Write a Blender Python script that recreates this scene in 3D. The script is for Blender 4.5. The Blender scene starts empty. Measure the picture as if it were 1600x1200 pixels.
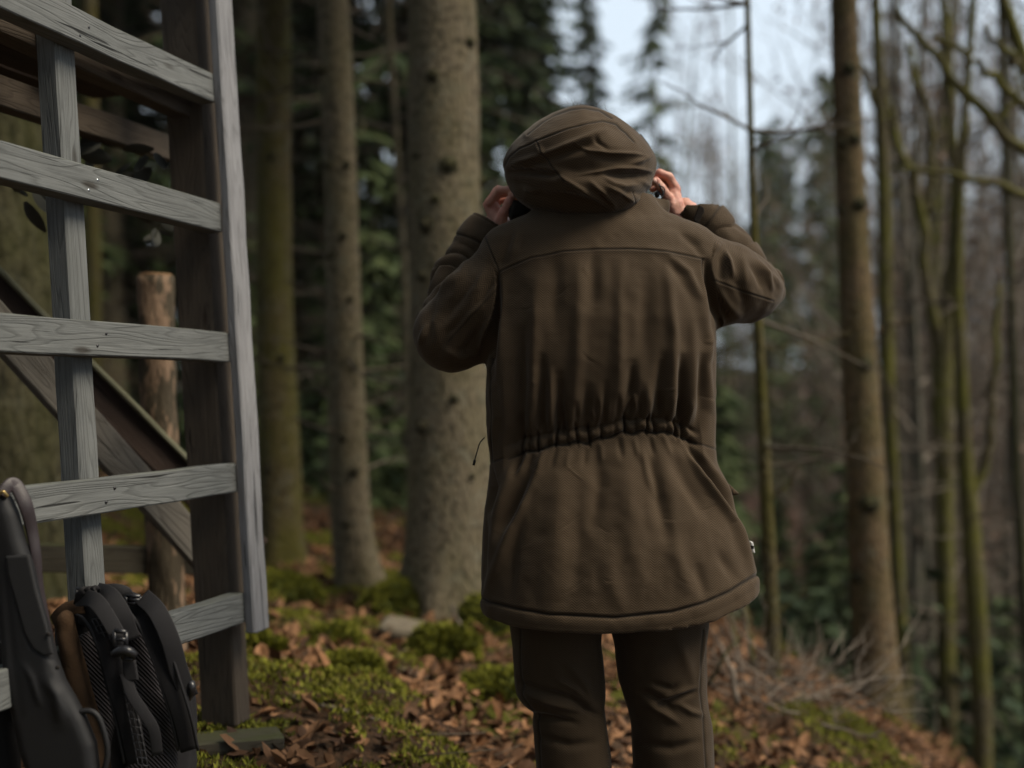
import bpy, math, random
import numpy as np
from mathutils import Vector, Matrix
random.seed(7)
RNG = np.random.default_rng(7)
SC = bpy.context.scene
COL = SC.collection
# ------------------------------------------------------------------ camera, sky, sun, exposure
FPX, CZ, HY = 1778.0, 1.16, 610.0
cam = bpy.data.cameras.new('camera'); camo = bpy.data.objects.new('camera', cam); COL.objects.link(camo)
camo.location = (0, 0, CZ); camo.rotation_euler = (math.radians(90), 0, 0)
cam.lens = 40.0; cam.sensor_width = 36.0; cam.shift_y = 0.00625
cam.clip_start = 0.05; cam.clip_end = 2000
cam.dof.use_dof = True; cam.dof.focus_distance = 2.30; cam.dof.aperture_fstop = 1.35
SC.camera = camo
SUN_EL, SUN_ROT = math.radians(50), math.radians(72)
wd = bpy.data.worlds.new('World'); SC.world = wd; wd.use_nodes = True
nt = wd.node_tree; nt.nodes.clear()
sky = nt.nodes.new('ShaderNodeTexSky'); sky.sky_type = 'NISHITA'; sky.sun_disc = False
sky.sun_elevation = SUN_EL; sky.sun_rotation = SUN_ROT; sky.dust_density = 4.0; sky.air_density = 1.0
cl = nt.nodes.new('ShaderNodeMix'); cl.data_type = 'RGBA'; cl.inputs['Factor'].default_value = 0.86
cl.inputs[7].default_value = (6.6, 7.6, 8.5, 1)          # the even cloud deck
nt.links.new(sky.outputs[0], cl.inputs[6])
bg = nt.nodes.new('ShaderNodeBackground'); bg.inputs[1].default_value = 0.066
ow = nt.nodes.new('ShaderNodeOutputWorld')
nt.links.new(cl.outputs[2], bg.inputs[0]); nt.links.new(bg.outputs[0], ow.inputs[0])
sl = bpy.data.lights.new('sun', 'SUN'); sl.energy = 2.5; sl.angle = math.radians(30); sl.color = (1, .88, .70)
so = bpy.data.objects.new('sun', sl); COL.objects.link(so)
sd = Vector((math.sin(SUN_ROT)*math.cos(SUN_EL), -abs(math.cos(SUN_ROT))*math.cos(SUN_EL), math.sin(SUN_EL)))
so.rotation_euler = sd.to_track_quat('Z', 'Y').to_euler()
SC.view_settings.view_transform = 'Standard'; SC.view_settings.look = 'None'
SC.view_settings.exposure = 0.95; SC.view_settings.gamma = 1.0
SC.view_settings.use_curve_mapping = False

# ------------------------------------------------------------------ helpers
def P(px, py, Y):
    return Vector(((px-800)/FPX*Y, Y, CZ-(py-HY)/FPX*Y))
def toPx(v):
    v = np.asarray(v); return np.stack([800+v[:, 0]/v[:, 1]*FPX, HY-(v[:, 2]-CZ)/v[:, 1]*FPX], 1)
def tag(o, label=None, cat=None, group=None, kind=None):
    if label: o['label'] = label
    if cat: o['category'] = cat
    if group: o['group'] = group
    if kind: o['kind'] = kind
    return o
def empty(name, loc, label, cat, group=None):
    o = bpy.data.objects.new(name, None); COL.objects.link(o); o.location = loc; o.empty_display_size = .1
    return tag(o, label, cat, group)
def rootloc(o):
    l = Vector((0, 0, 0))
    while o is not None: l += Vector(o.location); o = o.parent
    return l
def mk(name, V, F, m, parent=None, smooth=True, attrs=None):
    """V world coordinates; the mesh is stored relative to the parent's origin"""
    V = np.asarray(V, dtype=np.float64).reshape(-1, 3)
    me = bpy.data.meshes.new(name)
    off = rootloc(parent)
    V2 = V - np.array(off)
    if isinstance(F, np.ndarray):
        k = F.shape[1]; n = len(F)
        me.vertices.add(len(V2)); me.vertices.foreach_set('co', V2.astype(np.float32).ravel())
        me.loops.add(n*k); me.loops.foreach_set('vertex_index', F.astype(np.int32).ravel())
        me.polygons.add(n); me.polygons.foreach_set('loop_start', np.arange(0, n*k, k, dtype=np.int32))
        me.update(calc_edges=True); me.validate()
    else:
        me.from_pydata([tuple(v) for v in V2], [], F); me.update()
    me.polygons.foreach_set('use_smooth', np.full(len(me.polygons), smooth, dtype=bool))
    if attrs:
        for an, (tp, data) in attrs.items():
            a = me.attributes.new(an, tp, 'POINT')
            a.data.foreach_set('vector' if tp == 'FLOAT_VECTOR' else 'value', np.asarray(data, dtype=np.float32).ravel())
    me.materials.append(m)
    o = bpy.data.objects.new(name, me); COL.objects.link(o)
    if parent: o.parent = parent
    return o
def smin(a, b, k):
    h = np.clip(.5+.5*(b-a)/k, 0, 1)
    return b*(1-h)+a*h-k*h*(1-h)
def vnoise(p, seed=0):
    """numpy value noise, p (...,3)"""
    p = np.asarray(p, dtype=np.float64); i = np.floor(p).astype(np.int64); f = p-i; f = f*f*(3-2*f)
    def hsh(x, y, z):
        n = (x*374761393+y*668265263+z*2147483647*0+z*1274126177+seed*974634777) & 0xffffffff
        n = ((n ^ (n >> 13))*1103515245) & 0xffffffff
        n = ((n ^ (n >> 15))*2246822519) & 0xffffffff
        return ((n ^ (n >> 14)) & 0xffff)/65535.0
    x, y, z = i[..., 0], i[..., 1], i[..., 2]; fx, fy, fz = f[..., 0], f[..., 1], f[..., 2]
    def L(a, b, t): return a+(b-a)*t
    return L(L(L(hsh(x, y, z), hsh(x+1, y, z), fx), L(hsh(x, y+1, z), hsh(x+1, y+1, z), fx), fy),
             L(L(hsh(x, y, z+1), hsh(x+1, y, z+1), fx), L(hsh(x, y+1, z+1), hsh(x+1, y+1, z+1), fx), fy), fz)*2-1
def fbm(p, s=0, o=3):
    r = 0; a = 1
    for k in range(o): r = r+a*vnoise(np.asarray(p)*(2**k), s+k); a *= .5
    return r
def surfnets(Fv, org, h):
    s = Fv < 0
    nx, ny, nz = Fv.shape
    cnt = np.zeros((nx-1, ny-1, nz-1), np.int8)
    offs = [(a, b, c) for a in (0, 1) for b in (0, 1) for c in (0, 1)]
    for a, b, c in offs: cnt += s[a:nx-1+a, b:ny-1+b, c:nz-1+c]
    act = np.argwhere((cnt > 0) & (cnt < 8))
    idx = -np.ones(cnt.shape, np.int32); idx[act[:, 0], act[:, 1], act[:, 2]] = np.arange(len(act))
    val = {o: Fv[act[:, 0]+o[0], act[:, 1]+o[1], act[:, 2]+o[2]] for o in offs}
    acc = np.zeros((len(act), 3)); n = np.zeros(len(act))
    for a in offs:
        for ax in range(3):
            if a[ax]: continue
            b = list(a); b[ax] = 1; b = tuple(b)
            va, vb = val[a], val[b]; m = (va < 0) != (vb < 0)
            t = np.where(m, va/np.where(m, va-vb, 1), 0)
            q = np.repeat(np.array([a], float), len(act), 0); q[:, ax] += t
            acc += q*m[:, None]; n += m
    V = (acc/n[:, None]+act)*h+np.array(org)
    quads = []
    for ax in range(3):
        sl0 = [slice(None)]*3; sl1 = [slice(None)]*3
        sl0[ax] = slice(0, -1); sl1[ax] = slice(1, None)
        d = s[tuple(sl0)] != s[tuple(sl1)]
        e = np.argwhere(d); u, v = [(1, 2), (2, 0), (0, 1)][ax]
        sh = cnt.shape
        ok = (e[:, u] > 0) & (e[:, v] > 0) & (e[:, u] < sh[u]) & (e[:, v] < sh[v]); e = e[ok]
        def g(du, dv):
            q = e.copy(); q[:, u] += du; q[:, v] += dv
            return idx[q[:, 0], q[:, 1], q[:, 2]]
        Q = np.stack([g(-1, -1), g(0, -1), g(0, 0), g(-1, 0)], 1)
        ins = s[e[:, 0], e[:, 1], e[:, 2]]
        Q[~ins] = Q[~ins][:, ::-1]
        quads.append(Q)
    return V, np.concatenate(quads)
def grid(lo, hi, h):
    ax = [np.arange(lo[k], hi[k]+h, h, dtype=np.float32) for k in range(3)]
    return ax[0][:, None, None], ax[1][None, :, None], ax[2][None, None, :]
def caps(X, Y, Z, a, b, ra, rb):
    a = np.array(a, np.float32); b = np.array(b, np.float32); d = b-a; L2 = float(d@d)+1e-12
    t = np.clip(((X-a[0])*d[0]+(Y-a[1])*d[1]+(Z-a[2])*d[2])/L2, 0, 1)
    return np.sqrt((X-a[0]-t*d[0])**2+(Y-a[1]-t*d[1])**2+(Z-a[2]-t*d[2])**2)-(ra+(rb-ra)*t)
def ell(X, Y, Z, c, r, rot=0.0):
    dx, dz = X-c[0], Z-c[2]; ca, sa = math.cos(rot), math.sin(rot)
    u = dx*ca+dz*sa; w = -dx*sa+dz*ca
    q = np.sqrt((u/r[0])**2+((Y-c[1])/r[1])**2+(w/r[2])**2)
    return (q-1)*min(r)
def vnormals(V, F):
    n = np.cross(V[F[:, 2]]-V[F[:, 0]], V[F[:, 3 if F.shape[1] == 4 else 1]]-V[F[:, 1 if F.shape[1] == 4 else 0]])
    N = np.zeros_like(V)
    for k in range(F.shape[1]): np.add.at(N, F[:, k], n)
    return N/(np.linalg.norm(N, axis=1, keepdims=True)+1e-12)
def refine(V, F, lv=1):
    me = bpy.data.meshes.new('tmp'); 
    k = F.shape[1]; n = len(F)
    me.vertices.add(len(V)); me.vertices.foreach_set('co', V.astype(np.float32).ravel())
    me.loops.add(n*k); me.loops.foreach_set('vertex_index', F.astype(np.int32).ravel())
    me.polygons.add(n); me.polygons.foreach_set('loop_start', np.arange(0, n*k, k, dtype=np.int32)); me.update(calc_edges=True)
    o = bpy.data.objects.new('tmp', me); COL.objects.link(o)
    md = o.modifiers.new('s', 'SUBSURF'); md.levels = lv; md.render_levels = lv
    dg = bpy.context.evaluated_depsgraph_get(); e = o.evaluated_get(dg); m2 = e.to_mesh()
    V2 = np.zeros(len(m2.vertices)*3, np.float32); m2.vertices.foreach_get('co', V2)
    F2 = np.zeros(len(m2.loops), np.int32); m2.loops.foreach_get('vertex_index', F2)
    e.to_mesh_clear(); bpy.data.objects.remove(o); bpy.data.meshes.remove(me)
    return V2.reshape(-1, 3).astype(np.float64), F2.reshape(-1, 4)
def relax(V, F, it=2, w=.5):
    E = np.concatenate([F[:, [k, (k+1) % F.shape[1]]] for k in range(F.shape[1])])
    for _ in range(it):
        S = np.zeros_like(V); c = np.zeros(len(V))
        for a, b in ((0, 1), (1, 0)):
            np.add.at(S, E[:, a], V[E[:, b]]); np.add.at(c, E[:, a], 1)
        V = V+(S/np.maximum(c, 1)[:, None]-V)*w
    return V
def strokes(Q, L):
    """displacement at image points Q from fold strokes (points, width, amplitude[, 'd' = ledge])"""
    D = np.zeros(len(Q))
    for st in L:
        pts, w, amp = np.array(st[0], float), st[1], st[2]; kind = st[3] if len(st) > 3 else 'g'
        lo, hi = pts.min(0)-3*w, pts.max(0)+3*w
        ii = np.nonzero((Q[:, 0] > lo[0]) & (Q[:, 0] < hi[0]) & (Q[:, 1] > lo[1]) & (Q[:, 1] < hi[1]))[0]
        if not len(ii): continue
        q = Q[ii]; seg = np.linalg.norm(np.diff(pts, axis=0), axis=1); cum = np.concatenate([[0], np.cumsum(seg)])
        best = np.full(len(ii), 1e9); par = np.zeros(len(ii)); sg = np.zeros(len(ii))
        for k in range(len(seg)):
            a, d = pts[k], pts[k+1]-pts[k]
            t = np.clip(((q-a)@d)/(seg[k]**2), 0, 1); r = q-a-t[:, None]*d; ds = np.hypot(r[:, 0], r[:, 1])
            m = ds < best; best[m] = ds[m]; par[m] = (cum[k]+t[m]*seg[k])/cum[-1]
            sg[m] = np.sign(d[0]*r[m, 1]-d[1]*r[m, 0])
        tap = np.ones(len(ii)) if kind in ('s',) else np.clip(np.sin(np.pi*np.clip(par*.92+.04, 0, 1)), 0, 1)**.6
        if kind == 'd':
            x = best/w*sg; D[ii] += amp*tap*x*np.exp(-x*x)*1.6
        else:
            D[ii] += amp*tap*np.exp(-(best/w)**2)
    return D
def box_beam(name, A, B, hgt, thk, m, parent, up=None, bev=.003, twist=0, seed=0):
    """timber of rectangular section between A and B; its own axes so the grain follows its length"""
    A, B = Vector(A), Vector(B); d = B-A; L = d.length; x = d.normalized()
    u = Vector(up) if up is not None else Vector((0, 0, 1))
    y = u.cross(x).normalized(); z = x.cross(y)
    n = max(2, int(L/.12)); V = []; F = []
    sec = []
    hh, tt = hgt/2, thk/2
    for sy, sz in ((-1, -1), (1, -1), (1, 1), (-1, 1)):
        for q in ((0, 1), (1, 0)):
            a, b = (sy*(tt-bev*q[0]), sz*(hh-bev*q[1]))
            sec.append((a, b))
    sec = [sec[0], sec[1], sec[3], sec[2], sec[4], sec[5], sec[7], sec[6]]
    sec = [(-tt, -hh+bev), (-tt+bev, -hh), (tt-bev, -hh), (tt, -hh+bev), (tt, hh-bev), (tt-bev, hh), (-tt+bev, hh), (-tt, hh-bev)]
    r = random.Random(seed+hash(round(L*1000))) if False else random.Random(seed*77+int(L*1000))
    xs = [L*i/n for i in range(n+1)]
    xs = [0, bev]+xs[1:-1]+[L-bev, L]
    for i, xx in enumerate(xs):
        k = (1-bev/min(hh, tt)) if i in (0, len(xs)-1) else 1
        jy, jz = r.uniform(-1, 1)*.0013, r.uniform(-1, 1)*.0013
        for (a, b) in sec: V.append((xx, a*k+jy, b*k+jz+r.uniform(-1, 1)*.0003))
    m_ = len(sec)
    for i in range(len(xs)-1):
        for j in range(m_):
            F.append((i*m_+j, i*m_+(j+1) % m_, (i+1)*m_+(j+1) % m_, (i+1)*m_+j))
    F.append(tuple(range(m_))[::-1]); F.append(tuple((len(xs)-1)*m_+j for j in range(m_)))
    me = bpy.data.meshes.new(name); me.from_pydata(V, [], F); me.update(); me.materials.append(m)
    o = bpy.data.objects.new(name, me); COL.objects.link(o)
    M = Matrix((x, y, z)).transposed().to_4x4()
    loc = A-(rootloc(parent) if parent else Vector((0, 0, 0)))
    o.matrix_basis = Matrix.Translation(loc) @ M
    if parent: o.parent = parent
    return o
def tube(pts, rad, n=8, cap=True):
    pts = np.array([tuple(p) for p in pts], float); rad = np.broadcast_to(np.array(rad, float), (len(pts),))
    T = np.gradient(pts, axis=0); T /= np.linalg.norm(T, axis=1, keepdims=True)+1e-12
    a = np.array([0, 0, 1.]) if abs(T[0, 2]) < .9 else np.array([1., 0, 0])
    V = []
    u = np.cross(T[0], a); u /= np.linalg.norm(u)
    for i in range(len(pts)):
        u = u-T[i]*(u@T[i]); u /= np.linalg.norm(u); w = np.cross(T[i], u)
        for k in range(n):
            t = 2*math.pi*k/n; V.append(pts[i]+rad[i]*(math.cos(t)*u+math.sin(t)*w))
    F = [(i*n+k, i*n+(k+1) % n, (i+1)*n+(k+1) % n, (i+1)*n+k) for i in range(len(pts)-1) for k in range(n)]
    if cap and n >= 3: F.append(tuple(range(n))[::-1]); F.append(tuple((len(pts)-1)*n+k for k in range(n)))
    return np.array(V), F
def join(parts):
    V = []; F = []; o = 0
    for v, f in parts:
        v = np.asarray(v); V.append(v); F += [tuple(int(i)+o for i in q) for q in f]; o += len(v)
    return np.concatenate(V), F
def spline(pts, n):
    """Catmull-Rom through points"""
    p = np.array([tuple(q) for q in pts], float); p = np.concatenate([[2*p[0]-p[1]], p, [2*p[-1]-p[-2]]])
    out = []
    S = len(p)-3
    for i in range(n):
        t = i/(n-1)*S; k = min(int(t), S-1); t -= k
        a, b, c, d = p[k], p[k+1], p[k+2], p[k+3]
        out.append(.5*((2*b)+(-a+c)*t+(2*a-5*b+4*c-d)*t*t+(-a+3*b-3*c+d)*t**3))
    return np.array(out)
def ribbon(pts, w, th, n=24, face=None):
    """flat webbing strap, broad side towards 'face'"""
    C = spline(pts, n); T = np.gradient(C, axis=0); T /= np.linalg.norm(T, axis=1, keepdims=True)
    fc = np.array(face if face is not None else (0.25, -1, .15), float); fc /= np.linalg.norm(fc)
    V = []; w = np.broadcast_to(np.array(w, float), (n,)) if not hasattr(w, '__len__') else np.interp(np.linspace(0, 1, n), np.linspace(0, 1, len(w)), w)
    for i in range(n):
        s = np.cross(T[i], fc); s /= np.linalg.norm(s); nn = np.cross(s, T[i])
        for a, b in ((-1, -.6), (-.86, -1), (.86, -1), (1, -.6), (1, .6), (.86, 1), (-.86, 1), (-1, .6)):
            V.append(C[i]+s*a*w[i]/2+nn*b*th/2)
    m = 8
    F = [(i*m+k, (i+1)*m+k, (i+1)*m+(k+1) % m, i*m+(k+1) % m) for i in range(n-1) for k in range(m)]
    F.append(tuple(range(m))); F.append(tuple((n-1)*m+k for k in range(m))[::-1])
    return np.array(V), F
def polydist(QX, QZ, poly):
    """signed distance to a closed polygon (negative inside) on arrays"""
    d = np.full(np.broadcast(QX, QZ).shape, 1e9, np.float32); ins = np.zeros(d.shape, bool)
    n = len(poly)
    for i in range(n):
        a, b = poly[i], poly[(i+1) % n]; ex, ez = b[0]-a[0], b[1]-a[1]
        wx, wz = QX-a[0], QZ-a[1]; t = np.clip((wx*ex+wz*ez)/(ex*ex+ez*ez+1e-12), 0, 1)
        d = np.minimum(d, (wx-t*ex)**2+(wz-t*ez)**2)
        c = ((a[1] > QZ) != (b[1] > QZ)) & (QX < (b[0]-a[0])*(QZ-a[1])/((b[1]-a[1]) if abs(b[1]-a[1]) > 1e-9 else 1e-9)+a[0])
        ins ^= c
    d = np.sqrt(d); return np.where(ins, -d, d)
def puff(pxpoly, Y, thk, rnd, h=.004, tilt=(0, 0), rel=2):
    """solid with a given front outline, thickness thk and rounded edges; centred on depth Y"""
    poly = [(P(a, b, Y).x, P(a, b, Y).z) for a, b in pxpoly]
    xs = [p[0] for p in poly]; zs = [p[1] for p in poly]
    X, Yg, Z = grid((min(xs)-.01, -thk/2-.01, min(zs)-.01), (max(xs)+.01, thk/2+.01, max(zs)+.01), h)
    d2 = polydist(X[:, 0, :], Z[0, :, :].reshape(1, -1), poly)[:, None, :]
    a = np.maximum(d2+rnd, 0); b = np.maximum(np.abs(Yg)-thk/2+rnd, 0)
    D = np.sqrt(a*a+b*b)-rnd+np.minimum(np.maximum(d2+rnd, np.abs(Yg)-thk/2+rnd), 0)
    V, F = surfnets(D.astype(np.float32), (float(X.min()), float(Yg.min()), float(Z.min())), h)
    V = relax(V, F, rel)
    V[:, 1] += Y+tilt[0]*(V[:, 0]-xs[0])+tilt[1]*(V[:, 2]-zs[0])
    return V, F
# ------------------------------------------------------------------ materials
class NT:
    def __init__(s, name):
        s.m = bpy.data.materials.new(name); s.m.use_nodes = True; s.t = s.m.node_tree; s.n = s.t.nodes; s.l = s.t.links
        s.b = s.n['Principled BSDF']
    def node(s, ty, **kw):
        n = s.n.new(ty)
        for k, v in kw.items(): setattr(n, k, v)
        return n
    def set(s, sock, v):
        if isinstance(v, bpy.types.NodeSocket): s.l.new(v, sock)
        else: sock.default_value = v
    def coord(s, kind='Object', scale=(1, 1, 1)):
        c = s.node('ShaderNodeTexCoord').outputs[kind]
        mp = s.node('ShaderNodeMapping'); s.l.new(c, mp.inputs[0]); mp.inputs['Scale'].default_value = scale
        return mp.outputs[0]
    def noise(s, vec, sc=5, det=4, rough=.55, dist=0):
        n = s.node('ShaderNodeTexNoise'); s.l.new(vec, n.inputs['Vector']); n.inputs['Scale'].default_value = sc
        n.inputs['Detail'].default_value = det; n.inputs['Roughness'].default_value = rough; n.inputs['Distortion'].default_value = dist
        return n.outputs['Fac']
    def vor(s, vec, sc=5, out='Distance', feat='F1', rnd=1):
        n = s.node('ShaderNodeTexVoronoi', feature=feat); s.l.new(vec, n.inputs['Vector']); n.inputs['Scale'].default_value = sc
        return n.outputs[out]
    def ramp(s, f, stops):
        r = s.node('ShaderNodeValToRGB'); s.set(r.inputs[0], f); e = r.color_ramp.elements
        while len(e) < len(stops): e.new(.5)
        for i, (p, c) in enumerate(stops): e[i].position = p; e[i].color = (*c, 1) if len(c) == 3 else c
        return r.outputs[0]
    def mix(s, f, a, b, mode='MIX'):
        n = s.node('ShaderNodeMix', data_type='RGBA', blend_type=mode)
        s.set(n.inputs[0], f); s.set(n.inputs[6], a if isinstance(a, bpy.types.NodeSocket) else (*a, 1)); s.set(n.inputs[7], b if isinstance(b, bpy.types.NodeSocket) else (*b, 1))
        return n.outputs[2]
    def math(s, op, a, b=None, c=None):
        n = s.node('ShaderNodeMath', operation=op); s.set(n.inputs[0], a)
        if b is not None: s.set(n.inputs[1], b)
        if c is not None: s.set(n.inputs[2], c)
        return n.outputs[0]
    def bump(s, h, st=.3, dist=.01, prev=None):
        n = s.node('ShaderNodeBump'); n.inputs['Strength'].default_value = st; n.inputs['Distance'].default_value = dist
        s.set(n.inputs['Height'], h)
        if prev is not None: s.l.new(prev, n.inputs['Normal'])
        return n.outputs[0]
    def done(s, col, rough=.8, nrm=None, spec=.3, **kw):
        s.set(s.b.inputs['Base Color'], col if isinstance(col, bpy.types.NodeSocket) else (*col, 1))
        s.set(s.b.inputs['Roughness'], rough); s.b.inputs['Specular IOR Level'].default_value = spec
        if nrm is not None: s.l.new(nrm, s.b.inputs['Normal'])
        for k, v in kw.items(): s.set(s.b.inputs[k.replace('_', ' ')], v)
        return s.m
def plain(name, col, rough=.7, spec=.3, nsc=30, var=.35, bump=.3, bd=.003, **kw):
    t = NT(name); c = t.coord('Object')
    n = t.noise(c, nsc, 5); k = t.mix(n, tuple(x*(1-var) for x in col), tuple(min(1, x*(1+var)) for x in col))
    return t.done(k, rough, t.bump(t.noise(c, nsc*4, 4), bump, bd), spec, **kw)
def wood(name, ca, cb, cc, rough=.85, moss=0.0):
    """sawn weathered softwood; grain along the timber's own X"""
    t = NT(name); c0 = t.coord('Object', (1.0, 1, 1))
    oi = t.node('ShaderNodeObjectInfo').outputs['Random']
    ad = t.node('ShaderNodeVectorMath', operation='ADD'); t.l.new(c0, ad.inputs[0])
    cx = t.node('ShaderNodeCombineXYZ'); t.l.new(t.math('MULTIPLY', oi, 37.0), cx.inputs[0]); t.l.new(t.math('MULTIPLY', oi, 3.0), cx.inputs[1]); t.l.new(cx.outputs[0], ad.inputs[1])
    c = ad.outputs[0]
    def sc(v, s3):
        m = t.node('ShaderNodeMapping'); t.l.new(v, m.inputs[0]); m.inputs['Scale'].default_value = s3; return m.outputs[0]
    # growth rings cut lengthwise: contours of a smooth field, long in X
    fld = t.noise(sc(c, (1.1, 15, 12)), 1.0, 2, .45, .25)
    rings = t.math('FRACT', t.math('MULTIPLY', fld, 26.0))
    ringl = t.ramp(rings, [(0, (0, 0, 0)), (.60, (.05, .05, .05)), (.88, (1, 1, 1)), (1, (.1, .1, .1))])
    fine = t.noise(sc(c, (7, 260, 260)), 1.0, 3, .6)
    blot = t.noise(sc(c, (5, 12, 12)), 1.0, 4, .6)
    k = t.mix(blot, ca, cb)
    k = t.mix(t.math('MULTIPLY', ringl, .42), k, cc)
    k = t.mix(t.math('MULTIPLY', t.ramp(fine, [(.35, (0, 0, 0)), (.75, (1, 1, 1))]), .35), k, tuple(x*.45 for x in cc))
    # knots
    vo = t.node('ShaderNodeTexVoronoi', feature='F1'); t.l.new(sc(c, (3.2, 11, 11)), vo.inputs['Vector']); vo.inputs['Scale'].default_value = 1.0
    kn = t.ramp(vo.outputs['Distance'], [(.05, (1, 1, 1)), (.11, (0, 0, 0))])
    k = t.mix(t.math('MULTIPLY', kn, .8), k, (cc[0]*.5, cc[1]*.35, cc[2]*.25))
    # weathering cracks along the grain
    cr = t.ramp(t.noise(sc(c, (3, 90, 90)), 1.0, 2, .5), [(.29, (1, 1, 1)), (.325, (0, 0, 0))])
    k = t.mix(t.math('MULTIPLY', cr, .9), k, tuple(x*.15 for x in cc))
    k = t.mix(t.math('MULTIPLY', t.ramp(t.noise(sc(c, (9, 30, 30)), 1.0, 5, .7), [(.52, (0, 0, 0)), (.72, (1, 1, 1))]), .45), k, tuple(x*.55 for x in ca))
    if moss:
        g = t.node('ShaderNodeNewGeometry'); sx = t.node('ShaderNodeSeparateXYZ'); t.l.new(g.outputs['Normal'], sx.inputs[0])
        mk_ = t.math('MULTIPLY', t.ramp(sx.outputs[2], [(.3, (0, 0, 0)), (.9, (1, 1, 1))]), t.ramp(blot, [(.35, (0, 0, 0)), (.6, (1, 1, 1))]))
        k = t.mix(t.math('MULTIPLY', mk_, moss), k, (.055, .06, .02))
    hgt = t.math('SUBTRACT', t.math('ADD', t.math('MULTIPLY', ringl, -.35), t.math('MULTIPLY', fine, .5)), t.math('MULTIPLY', cr, 1.2))
    return t.done(k, rough, t.bump(hgt, .8, .003), .25)
M = {}
M['wood'] = wood('grey_weathered_wood', (.088, .094, .095), (.160, .166, .162), (.038, .040, .038), moss=.35)
M['wood_pale'] = wood('pale_grey_wood', (.17, .172, .182), (.25, .25, .26), (.10, .098, .10))
M['wood_brown'] = wood('brown_stained_wood', (.060, .046, .034), (.09, .072, .054), (.030, .022, .016))
M['wood_brown2'] = wood('grey_brown_wood', (.105, .095, .082), (.15, .138, .12), (.05, .044, .036))
M['wood_dark'] = wood('shade_toned_wood', (.032, .020, .016), (.045, .03, .023), (.014, .009, .007))  # shade under the floor and on the brace face put into the colour
M['wood_moss'] = wood('mossy_rail_wood', (.055, .048, .035), (.085, .075, .055), (.03, .024, .016), moss=.9)
def bark(name, ca, cb, moss=(.05, .055, .015), ms=.3, sc=1.0, li=.45):
    t = NT(name); c = t.coord('Object', (1, 1, .62))
    big = t.noise(c, 5*sc, 3); pl_ = t.vor(c, 52*sc, 'Distance'); n = t.noise(c, 75*sc, 6, .65)
    k = t.mix(n, ca, cb); k = t.mix(t.ramp(pl_, [(.45, (0, 0, 0)), (.85, (1, 1, 1))]), k, tuple(x*.5 for x in ca))
    lich = t.ramp(t.noise(t.coord('Object'), 16*sc, 5, .65), [(.54, (0, 0, 0)), (.66, (1, 1, 1))])
    k = t.mix(t.math('MULTIPLY', lich, li), k, (.15, .15, .115))
    k = t.mix(t.math('MULTIPLY', t.ramp(big, [(.40, (0, 0, 0)), (.62, (1, 1, 1))]), ms), k, moss)
    h = t.math('ADD', t.math('MULTIPLY', pl_, -.8), n)
    return t.done(k, .93, t.bump(h, .8, .012), .15)
M['bark_pine'] = bark('spruce_bark', (.105, .087, .057), (.185, .152, .102), (.075, .07, .025), .3)
M['bark_moss'] = bark('mossy_spruce_bark', (.060, .048, .022), (.115, .092, .044), (.075, .070, .012), .7)
M['bark_red'] = bark('reddish_pine_bark', (.10, .07, .038), (.18, .125, .07), (.06, .055, .015), .5)
M['bark_green'] = bark('green_mossy_bark', (.065, .054, .028), (.12, .10, .05), (.10, .10, .014), .75)
M['bark_dark'] = bark('dark_rough_bark', (.026, .023, .014), (.062, .055, .032), (.034, .036, .01), .6, .6, .12)
M['bark_grey'] = bark('grey_beech_bark', (.10, .088, .068), (.17, .15, .12), (.05, .055, .025), .4)
def leafmat(name, ca, cb, tr=.25):
    t = NT(name); oi = t.node('ShaderNodeNewGeometry').outputs['Random Per Island']
    k = t.mix(oi, ca, cb); return t.done(k, .75, None, .2)
M['needles'] = leafmat('spruce_needles', (.010, .020, .007), (.036, .054, .014))
M['needles_lt'] = leafmat('pale_spruce_needles', (.040, .062, .022), (.085, .105, .04))
M['needles_dead'] = leafmat('dead_twigs', (.055, .042, .03), (.10, .082, .06))
M['twig'] = leafmat('bare_twigs', (.10, .082, .064), (.20, .165, .13))
M['buds'] = leafmat('brown_dry_leaves', (.10, .06, .04), (.17, .11, .08))
M['litter'] = leafmat('fallen_beech_leaves', (.035, .017, .009), (.27, .14, .068))
M['mosstuft'] = leafmat('moss_tufts', (.05, .055, .006), (.21, .21, .022))
M['fern'] = leafmat('bramble_leaves', (.014, .028, .012), (.040, .058, .024))
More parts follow.
